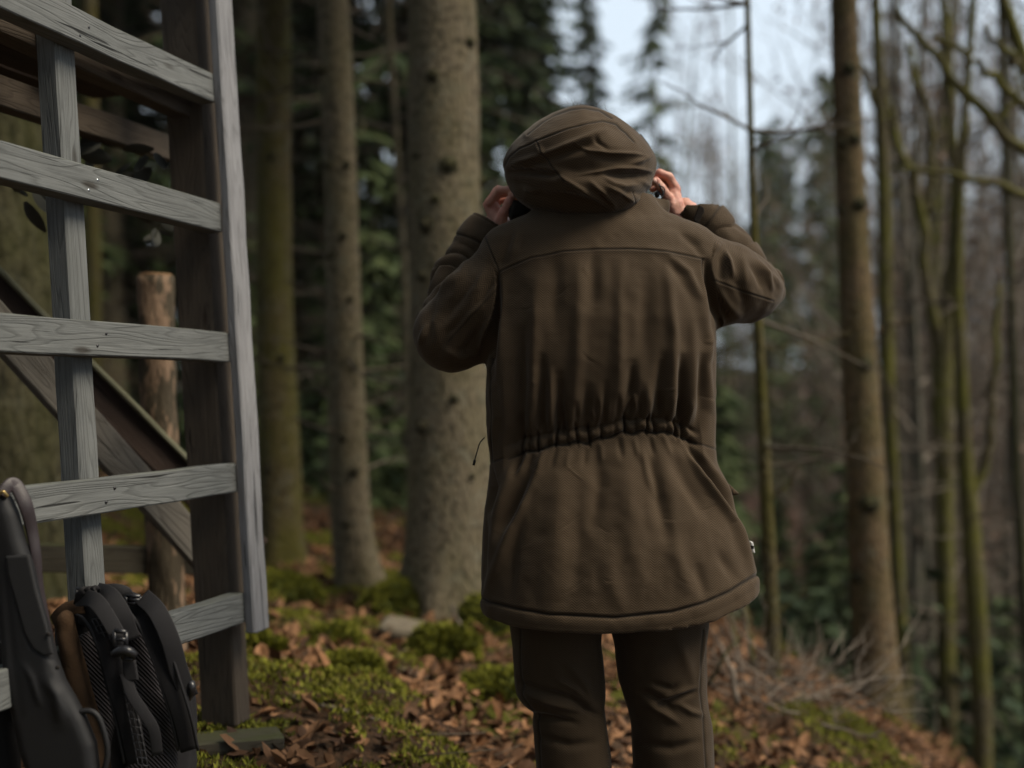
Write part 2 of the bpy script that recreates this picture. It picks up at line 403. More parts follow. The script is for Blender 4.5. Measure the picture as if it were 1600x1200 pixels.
def soilmat():
    t = NT('forest_floor'); c = t.coord('Object')
    n1 = t.noise(c, 1.4, 4, .6); n2 = t.noise(c, 9, 5, .6); n3 = t.noise(c, 55, 5, .65); v = t.vor(c, 22, 'Color')
    soil = t.mix(n3, (.022, .015, .009), (.075, .05, .032))
    lv = t.mix(n2, (.045, .024, .013), (.14, .08, .045))
    k = t.mix(t.ramp(n3, [(.45, (0, 0, 0)), (.6, (1, 1, 1))]), soil, lv)
    ms = t.mix(n3, (.035, .038, .006), (.12, .12, .018))
    mf = t.ramp(t.math('ADD', t.math('MULTIPLY', n1, .6), t.math('MULTIPLY', n2, .4)), [(.535, (0, 0, 0)), (.58, (1, 1, 1))])
    k = t.mix(mf, k, ms)
    # far slope: reddish beech litter
    sx = t.node('ShaderNodeSeparateXYZ'); t.l.new(c, sx.inputs[0])
    far = t.ramp(t.math('MULTIPLY', sx.outputs[1], 1/40), [(.3, (0, 0, 0)), (.5, (1, 1, 1))])
    fc = t.mix(n2, (.10, .058, .045), (.19, .125, .105))
    left_shade = t.ramp(t.math('MULTIPLY_ADD', sx.outputs[0], -.12, .55), [(.4, (0, 0, 0)), (.6, (1, 1, 1))]); fc = t.mix(left_shade, fc, (.03, .024, .015))  # far floor darkened to the left: shade of the dark wood painted in
    k = t.mix(far, k, fc)
    return t.done(k, .95, t.bump(t.math('ADD', n3, t.math('MULTIPLY', n2, .6)), .9, .03), .12)
M['soil'] = soilmat()
def cloth(name, ca, cb, cu=.0090, cv=.0050, con=.5):
    """herringbone twill from the 'weave' attribute (metres)"""
    t = NT(name); a = t.node('ShaderNodeAttribute', attribute_name='weave'); sx = t.node('ShaderNodeSeparateXYZ'); t.l.new(a.outputs['Vector'], sx.inputs[0])
    u, v = sx.outputs[0], sx.outputs[1]
    pp = t.math('PINGPONG', t.math('DIVIDE', u, cu), 1.0)
    ln = t.math('SINE', t.math('MULTIPLY', t.math('ADD', t.math('DIVIDE', v, cv), t.math('MULTIPLY', pp, 1.6)), 6.2832))
    hb = t.math('MULTIPLY_ADD', ln, .5, .5)
    c = t.coord('Object'); n = t.noise(c, 420, 3, .6); n2 = t.noise(c, 9, 4)
    k = t.mix(hb, ca, cb); k = t.mix(t.math('MULTIPLY', n, .5), k, tuple(x*.6 for x in ca))
    k = t.mix(t.math('MULTIPLY', n2, .25), k, tuple(x*1.25 for x in ca))
    sm = t.node('ShaderNodeAttribute', attribute_name='seam'); k = t.mix(sm.outputs['Fac'], k, (.006, .0045, .003))
    nr = t.bump(t.math('ADD', hb, n), .35, .0009)
    wr = t.noise(c, 30, 4, .5, .4); nr = t.bump(wr, .14, .005, nr)
    m = t.done(k, .84, nr, .22); t.b.inputs['Sheen Weight'].default_value = .10; t.b.inputs['Sheen Roughness'].default_value = .4
    return m
M['cloth'] = cloth('olive_brown_herringbone', (.028, .0175, .0086), (.094, .062, .033))
M['trouser'] = cloth('dark_olive_trouser_cloth', (.022, .0135, .006), (.060, .038, .018))
M['lining'] = plain('dark_lining', (.012, .010, .009), .9)
def skinmat():
    t = NT('skin'); c = t.coord('Object'); n = t.noise(c, 45, 4); n2 = t.noise(c, 260, 3)
    k = t.mix(t.ramp(n, [(.35, (0, 0, 0)), (.7, (1, 1, 1))]), (.50, .27, .20), (.46, .19, .15))
    return t.done(k, .5, t.bump(t.math('ADD', n, n2), .25, .0015), .35, Subsurface_Weight=.15, Subsurface_Radius=(.012, .004, .002), Subsurface_Scale=.6)
M['skin'] = skinmat()
M['nail'] = plain('finger_nail', (.55, .33, .27), .35, .5, 60, .08, .02)
M['hair'] = plain('dark_brown_hair', (.018, .011, .007), .5, .5, 120, .4)
M['black_cloth'] = plain('black_nylon', (.006, .0055, .0065), .9, .3, 220, .35, .5, .0008)
M['webbing'] = plain('black_webbing', (.009, .0085, .010), .8, .35, 400, .3, .5, .0008)
M['plastic'] = plain('black_plastic', (.012, .012, .014), .35, .5, 60, .2, .05)
M['stock'] = plain('black_synthetic_stock', (.007, .007, .008), .62, .35, 350, .15, .18, .0006)
M['stock_pad'] = plain('matt_grip_panel', (.009, .009, .010), .75, .4, 500, .2, .3, .0006)
M['suede'] = plain('brown_suede', (.042, .025, .014), .95, .1, 60, .4, .5, .002)
M['leather'] = plain('dark_sling_leather', (.022, .015, .017), .5, .45, 80, .3, .3, .001)
M['steel'] = plain('zinc_steel', (.42, .45, .48), .3, .5, 40, .2, .1, Metallic=.9)
M['rubber'] = plain('boot_rubber', (.02, .018, .015), .8)
M['whitetag'] = plain('white_woven_tag', (.6, .6, .58), .8)
M['velcro'] = plain('dark_hook_tape', (.014, .011, .009), .95, .1, 300, .5, 1, .002)
M['stone'] = plain('pale_flat_stone', (.13, .11, .08), .9, .2, 14, .35, .8, .01)
M['cut'] = plain('cut_timber_end', (.16, .095, .05), .9, .2, 25, .4, .6, .004)
M['pale_twig'] = plain('pale_dead_stick', (.17, .14, .11), .9, .2, 20, .35, .5, .003)
def meshpanel(name, ang):
    t = NT(name); c = t.coord('Object', (1, 1, 1)); w = t.node('ShaderNodeTexWave', wave_type='BANDS', bands_direction='DIAGONAL'); t.l.new(c, w.inputs[0])
    w.inputs['Scale'].default_value = 75; w.inputs['Distortion'].default_value = .6
    k = t.mix(w.outputs['Fac'], (.006, .005, .006), (.034, .031, .035)); return t.done(k, .8, t.bump(w.outputs['Fac'], .8, .002), .2)
M['airmesh'] = meshpanel('ribbed_air_mesh', 0)
# ------------------------------------------------------------------ terrain
CTRL = np.array([  # X, Y, Z
 (-.75, 2.85, .325), (-.9, 2.2, .33), (-1.3, 1.5, .35), (.4, 2.4, 0.0), (.1, 1.2, .08), (1.5, 1.0, -.2), (-.31, 5.0, .16), (-.77, 5.5, .17), (-1.23, 6.2, .22),
 (.9, 3.2, -.12), (1.05, 4.5, -.02), (1.55, 4.6, -.28), (1.98, 6.0, -.56), (2.6, 5.0, -.95), (1.3, 6.0, -.2), (.3, 7.5, .1), (-3, 6, .7), (-3, 2, .75), (-6, 8, 1.3), (-1.5, 10, .25),
 (1, 11, -.6), (-5, 14, .7), (-9, 25, .8), (4, 2, -1.4), (6, 6, -2.6), (3.6, 9, -1.9), (4, 14, -3.0), (8, 14, -3.6), (10, 22, -3.2), (4, 22, -2.4), (0, 20, -1.2), (-4, 32, -.5),
 (3, 34, -1.0), (12, 34, -.9), (22, 34, -.6), (0, 50, .8), (15, 50, 1.2), (30, 50, 1.6), (-20, 50, .8), (40, 20, -2), (-30, 20, 1.5), (0, 90, 2.2), (50, 90, 2.6), (-50, 90, 2.2),
 (-20, -20, 1), (20, -20, -3), (0, -8, .2), (60, 0, -3), (-60, 0, 2)], float)
def _tps(r2): return np.where(r2 > 1e-12, .5*r2*np.log(np.maximum(r2, 1e-12)), 0)
_w = np.array([1.0, 1.0])
def _warp(x, y): return np.arcsinh(x/3)*3, np.arcsinh(y/6)*6
_cx, _cy = _warp(CTRL[:, 0], CTRL[:, 1]); _n = len(CTRL)
_K = _tps((_cx[:, None]-_cx)**2+(_cy[:, None]-_cy)**2)+np.eye(_n)*.02
_Pm = np.stack([np.ones(_n), _cx, _cy], 1)
_A = np.block([[_K, _Pm], [_Pm.T, np.zeros((3, 3))]]); _sol = np.linalg.solve(_A, np.concatenate([CTRL[:, 2], np.zeros(3)]))
def ground(x, y):
    x = np.asarray(x, float); y = np.asarray(y, float); u, v = _warp(x, y)
    z = _sol[_n]+_sol[_n+1]*u+_sol[_n+2]*v
    for k in range(_n): z = z+_sol[k]*_tps((u-_cx[k])**2+(v-_cy[k])**2)
    p = np.stack([x, y, x*0], -1); near = np.clip(1-(np.hypot(x, y-5)-9)/10, 0, 1)
    z = z+.035*fbm(p*2.2, 3)*near+.014*fbm(p*11, 5)*near+.12*fbm(p*.25, 9)*np.clip((y-12)/10, 0, 1)
    return z
def gz(x, y): return float(ground(np.array([x]), np.array([y]))[0])
def graded(lo, hi, c0, c1, step, grow):
    a = list(np.arange(c0, c1, step)); s = step
    while a[-1] < hi: s *= grow; a.append(a[-1]+s)
    b = [a[0]]; s = step
    while b[-1] > lo: s *= grow; b.append(b[-1]-s)
    return np.array(b[::-1][:-1]+a)
gx = graded(-250, 250, -2.2, 3.0, .028, 1.06); gy = graded(-60, 400, 2.2, 7.5, .028, 1.05)
GX, GY = np.meshgrid(gx, gy, indexing='ij'); GZ = ground(GX.ravel(), GY.ravel())
_v = np.stack([GX.ravel(), GY.ravel(), GZ], 1); nx_, ny_ = GX.shape
_i = (np.arange(nx_-1)[:, None]*ny_+np.arange(ny_-1)[None, :]).ravel()
tag(mk('forest_floor', _v, np.stack([_i, _i+ny_, _i+ny_+1, _i+1], 1), M['soil']), 'mossy forest floor strewn with brown beech leaves, falling away to the right', kind='structure')

# ------------------------------------------------------------------ tree builders
def trunk_mesh(pts, rad, n=20, rough=.03, flare=None, seed=0, step=None, knots=0):
    """tapered, uneven trunk along pts"""
    m = max(len(pts), int(12 if step is None else step)); C = spline(pts, m); R = np.interp(np.linspace(0, 1, m), np.linspace(0, 1, len(rad)), rad)
    V, F = tube(C, R, n); V = V[:m*n]; cc = np.repeat(C, n, 0); d = V-cc; r = np.linalg.norm(d, axis=1, keepdims=True)
    nn = fbm(np.stack([d[:, 0]/r[:, 0]*2, d[:, 1]/r[:, 0]*2, cc[:, 2]*1.7], 1), seed, 3)
    k = 1+rough*nn
    ang = np.arctan2(d[:, 1], d[:, 0])
    if flare:
        z0, hgt, amt = flare; t = np.clip(1-(cc[:, 2]-z0)/hgt, 0, 1)**2
        k = k+t*amt*(.6+.6*np.clip(np.cos(ang*4+seed)+.3*np.cos(ang*7+seed), 0, 1))
    V = cc+d*k[:, None]
    return V, F
def limbs(base, dirv, length, r0, levels, rnd, n=5, up=.25, spread=.7, kids=5, out=None):
    """bare branching: returns list of (V,F)"""
    if out is None: out = []
    segs = 5; p = Vector(base); d = Vector(dirv).normalized(); pts = [p.copy()]
    for i in range(segs):
        d = (d+Vector((rnd.uniform(-1, 1), rnd.uniform(-1, 1), rnd.uniform(-.6, 1)*1.0))*.22+Vector((0, 0, up*.15))).normalized()
        p = p+d*length/segs; pts.append(p.copy())
    rr = np.linspace(r0, r0*.3, len(pts)); out.append(tube(pts, rr, n if levels > 1 else 3, cap=False))
    if levels > 1:
        for k in range(kids):
            t = rnd.uniform(.2, 1); i = min(int(t*segs), segs-1); q = pts[i].lerp(pts[i+1], t*segs-i)
            nd = (d*.6+Vector((rnd.uniform(-1, 1), rnd.uniform(-1, 1), rnd.uniform(-.3, 1)))*spread).normalized()
            limbs(q, nd, length*rnd.uniform(.35, .6), max(r0*(1-t*.7)*.5, .003), levels-1, rnd, max(3, n-1), up, spread, kids, out)
    return out
def sprays(C, D, size, rnd, n, droop=.4, wid=.35):
    """needle twigs as narrow triangles along a branch axis C->C+D"""
    V = []; F = []
    C = np.array(C); D = np.array(D); L = np.linalg.norm(D); s = np.cross(D/L, (0, 0, 1)); s /= np.linalg.norm(s)+1e-9
    t = rnd.random(n)**.8; side = np.where(rnd.random(n) < .5, -1, 1)
    base = C+t[:, None]*D; base[:, 2] -= droop*L*t**2*.35
    ln = size*(1.15-.75*t)*(.5+rnd.random(n))
    dr = s[None]*side[:, None]+D[None]/L*.8*rnd.random((n, 1))+np.stack([rnd.normal(0, .25, n), rnd.normal(0, .25, n), -.25-rnd.random(n)*.5*droop*2], 1)
    dr /= np.linalg.norm(dr, axis=1, keepdims=True)
    tip = base+dr*ln[:, None]; w = np.cross(dr, rnd.normal(0, 1, (n, 3))); w /= np.linalg.norm(w, axis=1, keepdims=True)
    mid = base+dr*ln[:, None]*.45
    w = w*ln[:, None]*wid*.5
    return np.stack([base, mid+w, tip, mid-w], 1).reshape(-1, 3)
def spruce_parts(h, r, rnd, py, crown0, nb, per, size, reach, deadn=40):
    """returns trunk (V,F), crown verts (quads), dead branch (V,F)"""
    tr = trunk_mesh([(0, 0, -.6), (0, 0, h*.33), (rnd.uniform(-.1, .1), rnd.uniform(-.1, .1), h*.66), (0, 0, h)], [r*1.15, r*.85, r*.5, .02], 9, .05, (0, .6, .5), rnd.randint(0, 99), 14)
    Q = []; tw = []
    for i in range(nb):
        z = crown0+(h-crown0)*(i+rnd.random())/nb; f = (h-z)/(h-crown0); a = rnd.uniform(0, 6.283)
        L = reach*(.25+.75*f)*rnd.uniform(.6, 1.1); D = (math.cos(a)*L, math.sin(a)*L, L*rnd.uniform(-.25, .1))
        Q.append(sprays((0, 0, z), D, size, py, per, .7))
        tw.append(tube([(0, 0, z), (D[0]*.5, D[1]*.5, z+D[2]*.5-.04*L), (D[0]*.95, D[1]*.95, z+D[2]-.2*L)], [.018, .011, .004], 3, False))
    dd = []
    for i in range(deadn):
        z = rnd.uniform(.4, crown0+1.5); a = rnd.uniform(0, 6.283); L = rnd.uniform(.5, reach*.8); dx, dy = math.cos(a), math.sin(a)
        z2 = rnd.uniform(-.25, .12)*L
        dd.append(tube([(0, 0, z), (dx*L*.5, dy*L*.5, z+z2*.4+.03), (dx*L, dy*L, z+z2)], [.012, .008, .003], 3, False))
        for j in range(5):
            t = rnd.uniform(.35, 1); q = Vector((dx*L*t, dy*L*t, z+z2*t)); e = q+Vector((rnd.uniform(-1, 1), rnd.uniform(-1, 1), rnd.uniform(-.6, .3)))*.22
            dd.append(tube([q, e], [.004, .002], 3, False))
    return tr, np.concatenate(Q), join(tw+dd)
def quadF(V): return np.arange(len(V)).reshape(-1, 4)
NPR = np.random.default_rng(11)
def tree_from(name, loc, label, cat, group, comps, rot=0, scale=1.0):
    o = empty(name, loc, label, cat, group); o.rotation_euler = (0, 0, rot); o.scale = (scale,)*3
    for nm, me in comps:
        c = bpy.data.objects.new(nm, me); COL.objects.link(c); c.parent = o
        if nm in ('dead_branches', 'limbs', 'dry_leaves'): c['kind'] = 'stuff'
    return o
def meshonly(name, V, F, m, smooth=False):
    o = mk(name, V, F, m, None, smooth); me = o.data; bpy.data.objects.remove(o); return me
SPR = []
for k in range(4):
    rn = random.Random(100+k)
    tr, q, dw = spruce_parts(rn.uniform(15, 19), rn.uniform(.13, .2), rn, NPR, [1.6, 2.6, 3.4, 1.0][k], 120, 46, .34, [2.3, 2.0, 1.9, 2.5][k], 70)
    SPR.append([('trunk', meshonly('trunk', tr[0], tr[1], M['bark_moss' if k % 2 else 'bark_pine'], True)), ('crown', meshonly('crown', q, quadF(q), M['needles'])),
                ('dead_branches', meshonly('dead_branches', dw[0], dw[1], M['needles_dead']))])
# taller, thin-crowned spruce with pale see-through crown for the bright side
SPL = []
for k in range(3):
    rn = random.Random(200+k)
    tr, q, dw = spruce_parts(rn.uniform(12, 16), rn.uniform(.08, .12), rn, NPR, [2.0, 1.0, 3.0][k], 80, 26, .30, 1.9, 50)
    SPL.append([('trunk', meshonly('trunk', tr[0], tr[1], M['bark_moss'], True)), ('crown', meshonly('crown', q, quadF(q), M['needles_lt'])),
                ('dead_branches', meshonly('dead_branches', dw[0], dw[1], M['needles_dead']))])
YSP = []
for k in range(3):
    rn = random.Random(300+k)
    tr, q, dw = spruce_parts(rn.uniform(2.2, 3.6), .035, rn, NPR, .15, 46, 34, .20, .85, 6)
    YSP.append([('trunk', meshonly('trunk', tr[0], tr[1], M['bark_dark'], True)), ('crown', meshonly('crown', q, quadF(q), M['needles_lt']))])
BARE = []
for k in range(6):
    rn = random.Random(400+k); h = rn.uniform(11, 15); r = rn.uniform(.07, .12)
    mid = [(0, 0, -.6), (rn.uniform(-.2, .2), rn.uniform(-.2, .2), h*.3), (rn.uniform(-.4, .4), rn.uniform(-.3, .3), h*.6), (rn.uniform(-.6, .6), rn.uniform(-.4, .4), h)]
    tr = trunk_mesh(mid, [r*1.1, r*.8, r*.5, .02], 8, .06, (0, .4, .5), k, 16)
    C = spline(mid, 40); out = []
    for j in range(34):
        t = rn.uniform(.10, .97); c = C[int(t*39)]; a = rn.uniform(0, 6.28)
        limbs(c, (math.cos(a), math.sin(a), rn.uniform(.2, 1.1)), rn.uniform(.12, .26)*h*(1.15-t*.6), r*.45*(1.1-t), 3, rn, 5, .5, .85, 5, out)
    lb = join(out)
    # sparse dry leaves still hanging on
    pick = NPR.integers(0, len(lb[0]), 900); c = lb[0][pick]; c = c[c[:, 2] > 1.5]
    e1 = NPR.normal(0, .03, c.shape); e2 = NPR.normal(0, .03, c.shape); q = np.stack([c, c+e1, c+e1+e2, c+e2], 1).reshape(-1, 3)
    BARE.append([('trunk', meshonly('trunk', tr[0], tr[1], M['bark_green' if k % 2 else 'bark_grey'], True)), ('limbs', meshonly('limbs', lb[0], lb[1], M['twig'])),
                 ('dry_leaves', meshonly('dry_leaves', q, quadF(q), M['buds']))])
FARB = []
for k in range(5):
    rn = random.Random(500+k); h = rn.uniform(11, 15); r = rn.uniform(.09, .13)
    mid = [(0, 0, -.8), (rn.uniform(-.2, .2), 0, h*.3), (rn.uniform(-.4, .4), 0, h*.6), (rn.uniform(-.6, .6), 0, h)]
    tr = trunk_mesh(mid, [r*1.1, r*.8, r*.5, .03], 6, .06, None, k, 10); C = spline(mid, 40); out = []
    for j in range(34):
        c = C[int(rn.uniform(.12, .98)*39)]; a = rn.uniform(0, 6.28)
        limbs(c, (math.cos(a), math.sin(a), rn.uniform(.1, .9)), rn.uniform(.9, 2.4), .022, 3, rn, 4, .4, .9, 5, out)
    lb = join(out); pick = NPR.integers(0, len(lb[0]), 1500); c = lb[0][pick]; c = c[c[:, 2] > .8]
    e1 = NPR.normal(0, .05, c.shape); e2 = NPR.normal(0, .05, c.shape); q = np.stack([c, c+e1, c+e1+e2, c+e2], 1).reshape(-1, 3)
    FARB.append([('trunk', meshonly('trunk', tr[0], tr[1], M['bark_grey'], True)), ('limbs', meshonly('limbs', lb[0], lb[1], M['twig'])), ('dry_leaves', meshonly('dry_leaves', q, quadF(q), M[('buds', 'twig')[k % 2]]))])
placed = []; SCAT = []
def free(x, y, d): return all((x-a)**2+(y-b)**2 > d*d for a, b in placed)
def scatter(n, xf, protos, name, lab, cat, grp, d, sc, seed):
    rn = random.Random(seed); k = 0; tries = 0
    while k < n and tries < n*60:
        tries += 1; x, y = xf(rn)
        if not free(x, y, d): continue
        placed.append((x, y)); s = rn.uniform(*sc)
        SCAT.append((tree_from(name, (x, y, gz(x, y)), lab, cat, grp, protos[rn.randrange(len(protos))], rn.uniform(0, 6.28), s), x, y)); k += 1
def pxband(p0, p1, y0, y1):
    def f(rn):
        y = y0+(y1-y0)*rn.random()**.9; p = rn.uniform(p0, p1)
        if y < 17 and 566 < p < 645: p -= 70       # an open lane runs between the middle and the thickest trunk
        return (p-800)/FPX*y, y
    return f
# left: closed dark spruce wood behind the stand and the big trunks
scatter(16, pxband(-120, 800, 10, 17), SPR, 'spruce_tree', 'dark spruce in the shaded wood close behind the left-hand trunks', 'tree', 'spruces of the dark wood on the left', 1.1, (.85, 1.15), 1)
scatter(22, pxband(-250, 985, 17, 32), SPR, 'spruce_tree', 'dark spruce deep in the shaded wood on the left', 'tree', 'spruces deep in the dark wood', 1.4, (.85, 1.2), 2)
scatter(22, pxband(-200, 1015, 32, 60), SPR, 'spruce_tree', 'farthest dark spruce closing the wood behind the hood', 'tree', 'farthest spruces behind the hood', 2.2, (.7, .95), 3)
# right: open slope of bare trees and thin-crowned spruces
scatter(10, pxband(1185, 1330, 20, 36), SPL, 'spruce_tree', 'thin pale spruce standing beyond the slender pole tree', 'tree', 'thin spruces beyond the pole tree', 1.6, (.62, .95), 4)
scatter(20, pxband(1390, 1680, 11, 22), BARE, 'bare_tree', 'bare slender broadleaf tree on the slope at the right', 'tree', 'bare trees on the right slope', 1.0, (.75, 1.05), 5)
scatter(27, pxband(1150, 1720, 22, 42), BARE, 'bare_tree', 'bare tree across the hollow with grey twigs', 'tree', 'bare trees across the hollow', 1.5, (.6, .95), 6)
scatter(30, pxband(960, 1780, 38, 80), FARB, 'bare_tree', 'far bare tree on the opposite hillside', 'tree', 'far bare trees on the opposite hillside', 2.0, (.7, 1.0), 7)
scatter(26, pxband(1080, 1760, 9, 20), YSP, 'young_spruce', 'young green spruce in the dark hollow below the slope', 'young tree', 'young spruces in the hollow', .8, (.5, .95), 8)
scatter(16, pxband(1040, 1700, 20, 34), YSP, 'young_spruce', 'young spruce on the far side of the hollow', 'young tree', 'young spruces across the hollow', 1.2, (.7, 1.2), 9)
# the wood goes on beside and behind the camera
scatter(14, lambda rn: (rn.uniform(-14, -4.5), rn.uniform(-8, 9)), SPR, 'spruce_tree', 'spruce of the wood to the left of the stand', 'tree', 'spruces left of the stand', 1.8, (.9, 1.1), 10)
scatter(20, lambda rn: (rn.uniform(-12, 5), rn.uniform(-16, -3.5)), SPR, 'spruce_tree', 'spruce of the wood on the near side, facing the back of the parka', 'tree', 'spruces on the near side', 2.0, (.9, 1.1), 12)

scatter(30, pxband(60, 900, 8.6, 17), YSP, 'young_spruce', 'young spruce', 'young tree', 'young spruces in the dark wood', .9, (.5, 1.0), 21)
_w0 = {'young spruces in the dark wood': 'dark young spruce'}
for (px, Y, s_, lb) in ((1062, 19, .52, 'thin low spruce under the bright sky just right of the hood'), (1128, 23, .55, 'thin low spruce under the bright sky left of the pole tree'), (1020, 26, 1.05, 'thin-crowned spruce at the edge of the dark wood, right of the hood')):
    x = (px-800)/FPX*Y; tree_from('spruce_tree', (x, Y, gz(x, Y)), lb, 'tree', None, SPL[px % 3], px*.1, s_); placed.append((x, Y))
for (px, Y, s_, k_, lb) in ((1095, 21, .85, 3, 'bare tree whose fine twigs cross the bright sky right of the hood'), (1152, 27, 1.05, 1, 'bare tree with fine twigs directly left of the pole tree top')):
    x = (px-800)/FPX*Y; tree_from('bare_tree', (x, Y, gz(x, Y)), lb, 'tree', None, BARE[k_], px*.1, s_); placed.append((x, Y))
scatter(26, pxband(1700, 3000, 11, 34), BARE, 'bare_tree', 'bare tree on the slope beyond the right edge of the view', 'tree', 'bare trees beyond the right edge', 1.8, (.7, 1.0), 31)
scatter(18, pxband(1780, 3200, 36, 70), FARB, 'bare_tree', 'far bare tree on the hillside beyond the right edge of the view', 'tree', 'far bare trees beyond the right edge', 2.4, (.8, 1.05), 32)
scatter(16, pxband(-1100, -200, 9, 26), SPR, 'spruce_tree', 'dark spruce in the wood beyond the left edge of the view', 'tree', 'dark spruces beyond the left edge', 1.8, (.9, 1.1), 33)
# labels that say where each of the scattered trees stands in the view
GAPS = [(-9999, 60, 'left of the ladder'), (60, 200, "seen through the ladder's left half"), (200, 345, "seen through the ladder's right half"), (345, 435, 'just right of the pale rail'), (435, 540, 'between the leftmost and middle big trunks'),
        (540, 690, 'between the middle and thickest trunks'), (690, 790, 'behind the raised left elbow'), (790, 900, 'behind the left half of the hood'), (900, 1020, 'behind the right half of the hood'), (1020, 1180, 'between the jacket and the pole tree'),
        (1180, 1250, 'just right of the pole tree'), (1250, 1340, 'just left of the thick reddish trunk'), (1340, 1400, 'behind the slim mossy tree'), (1400, 1475, 'left of the forked tree'), (1475, 1530, 'behind the forked mossy tree'), (1530, 9999, 'near the right edge')]
ORD = ['nearest', 'second nearest', 'third nearest', 'fourth nearest', 'fifth nearest', 'sixth nearest', 'seventh nearest', 'eighth nearest', 'ninth nearest', 'tenth nearest', 'eleventh nearest', 'twelfth nearest', 'thirteenth nearest', 'fourteenth nearest', 'fifteenth nearest', 'sixteenth nearest']
WHAT = {'spruces of the dark wood on the left': 'dark close spruce', 'spruces deep in the dark wood': 'dark deep-wood spruce', 'farthest spruces behind the hood': 'farthest-row dark spruce', 'thin spruces beyond the pole tree': 'thin pale spruce',
        'bare trees on the right slope': 'bare slope tree', 'bare trees across the hollow': 'bare grey tree across the hollow', 'far bare trees on the opposite hillside': 'far hillside bare tree', 'young spruces in the hollow': 'young green spruce in the hollow',
        'young spruces across the hollow': 'young spruce across the hollow', 'young spruces in the dark wood': 'dark young spruce'}
_b = {}
for o, x, y in SCAT:
    if (y > 9.5 or o['group'] == 'young spruces in the dark wood') and o['group'] in WHAT:
        px = 800+x/y*FPX; gi = [i for i, g in enumerate(GAPS) if g[0] <= px < g[1]][0]; _b.setdefault((o['group'], gi), []).append((y, o))
    elif o['group'] in WHAT: o['label'] = 'young green spruce lowest in the hollow at the foot of the near slope'
for (gr, gi), L in _b.items():
    for r_, (y, o) in enumerate(sorted(L, key=lambda q: q[0])): o['label'] = ORD[min(r_, 15)]+' '+WHAT[gr]+', '+GAPS[gi][2]
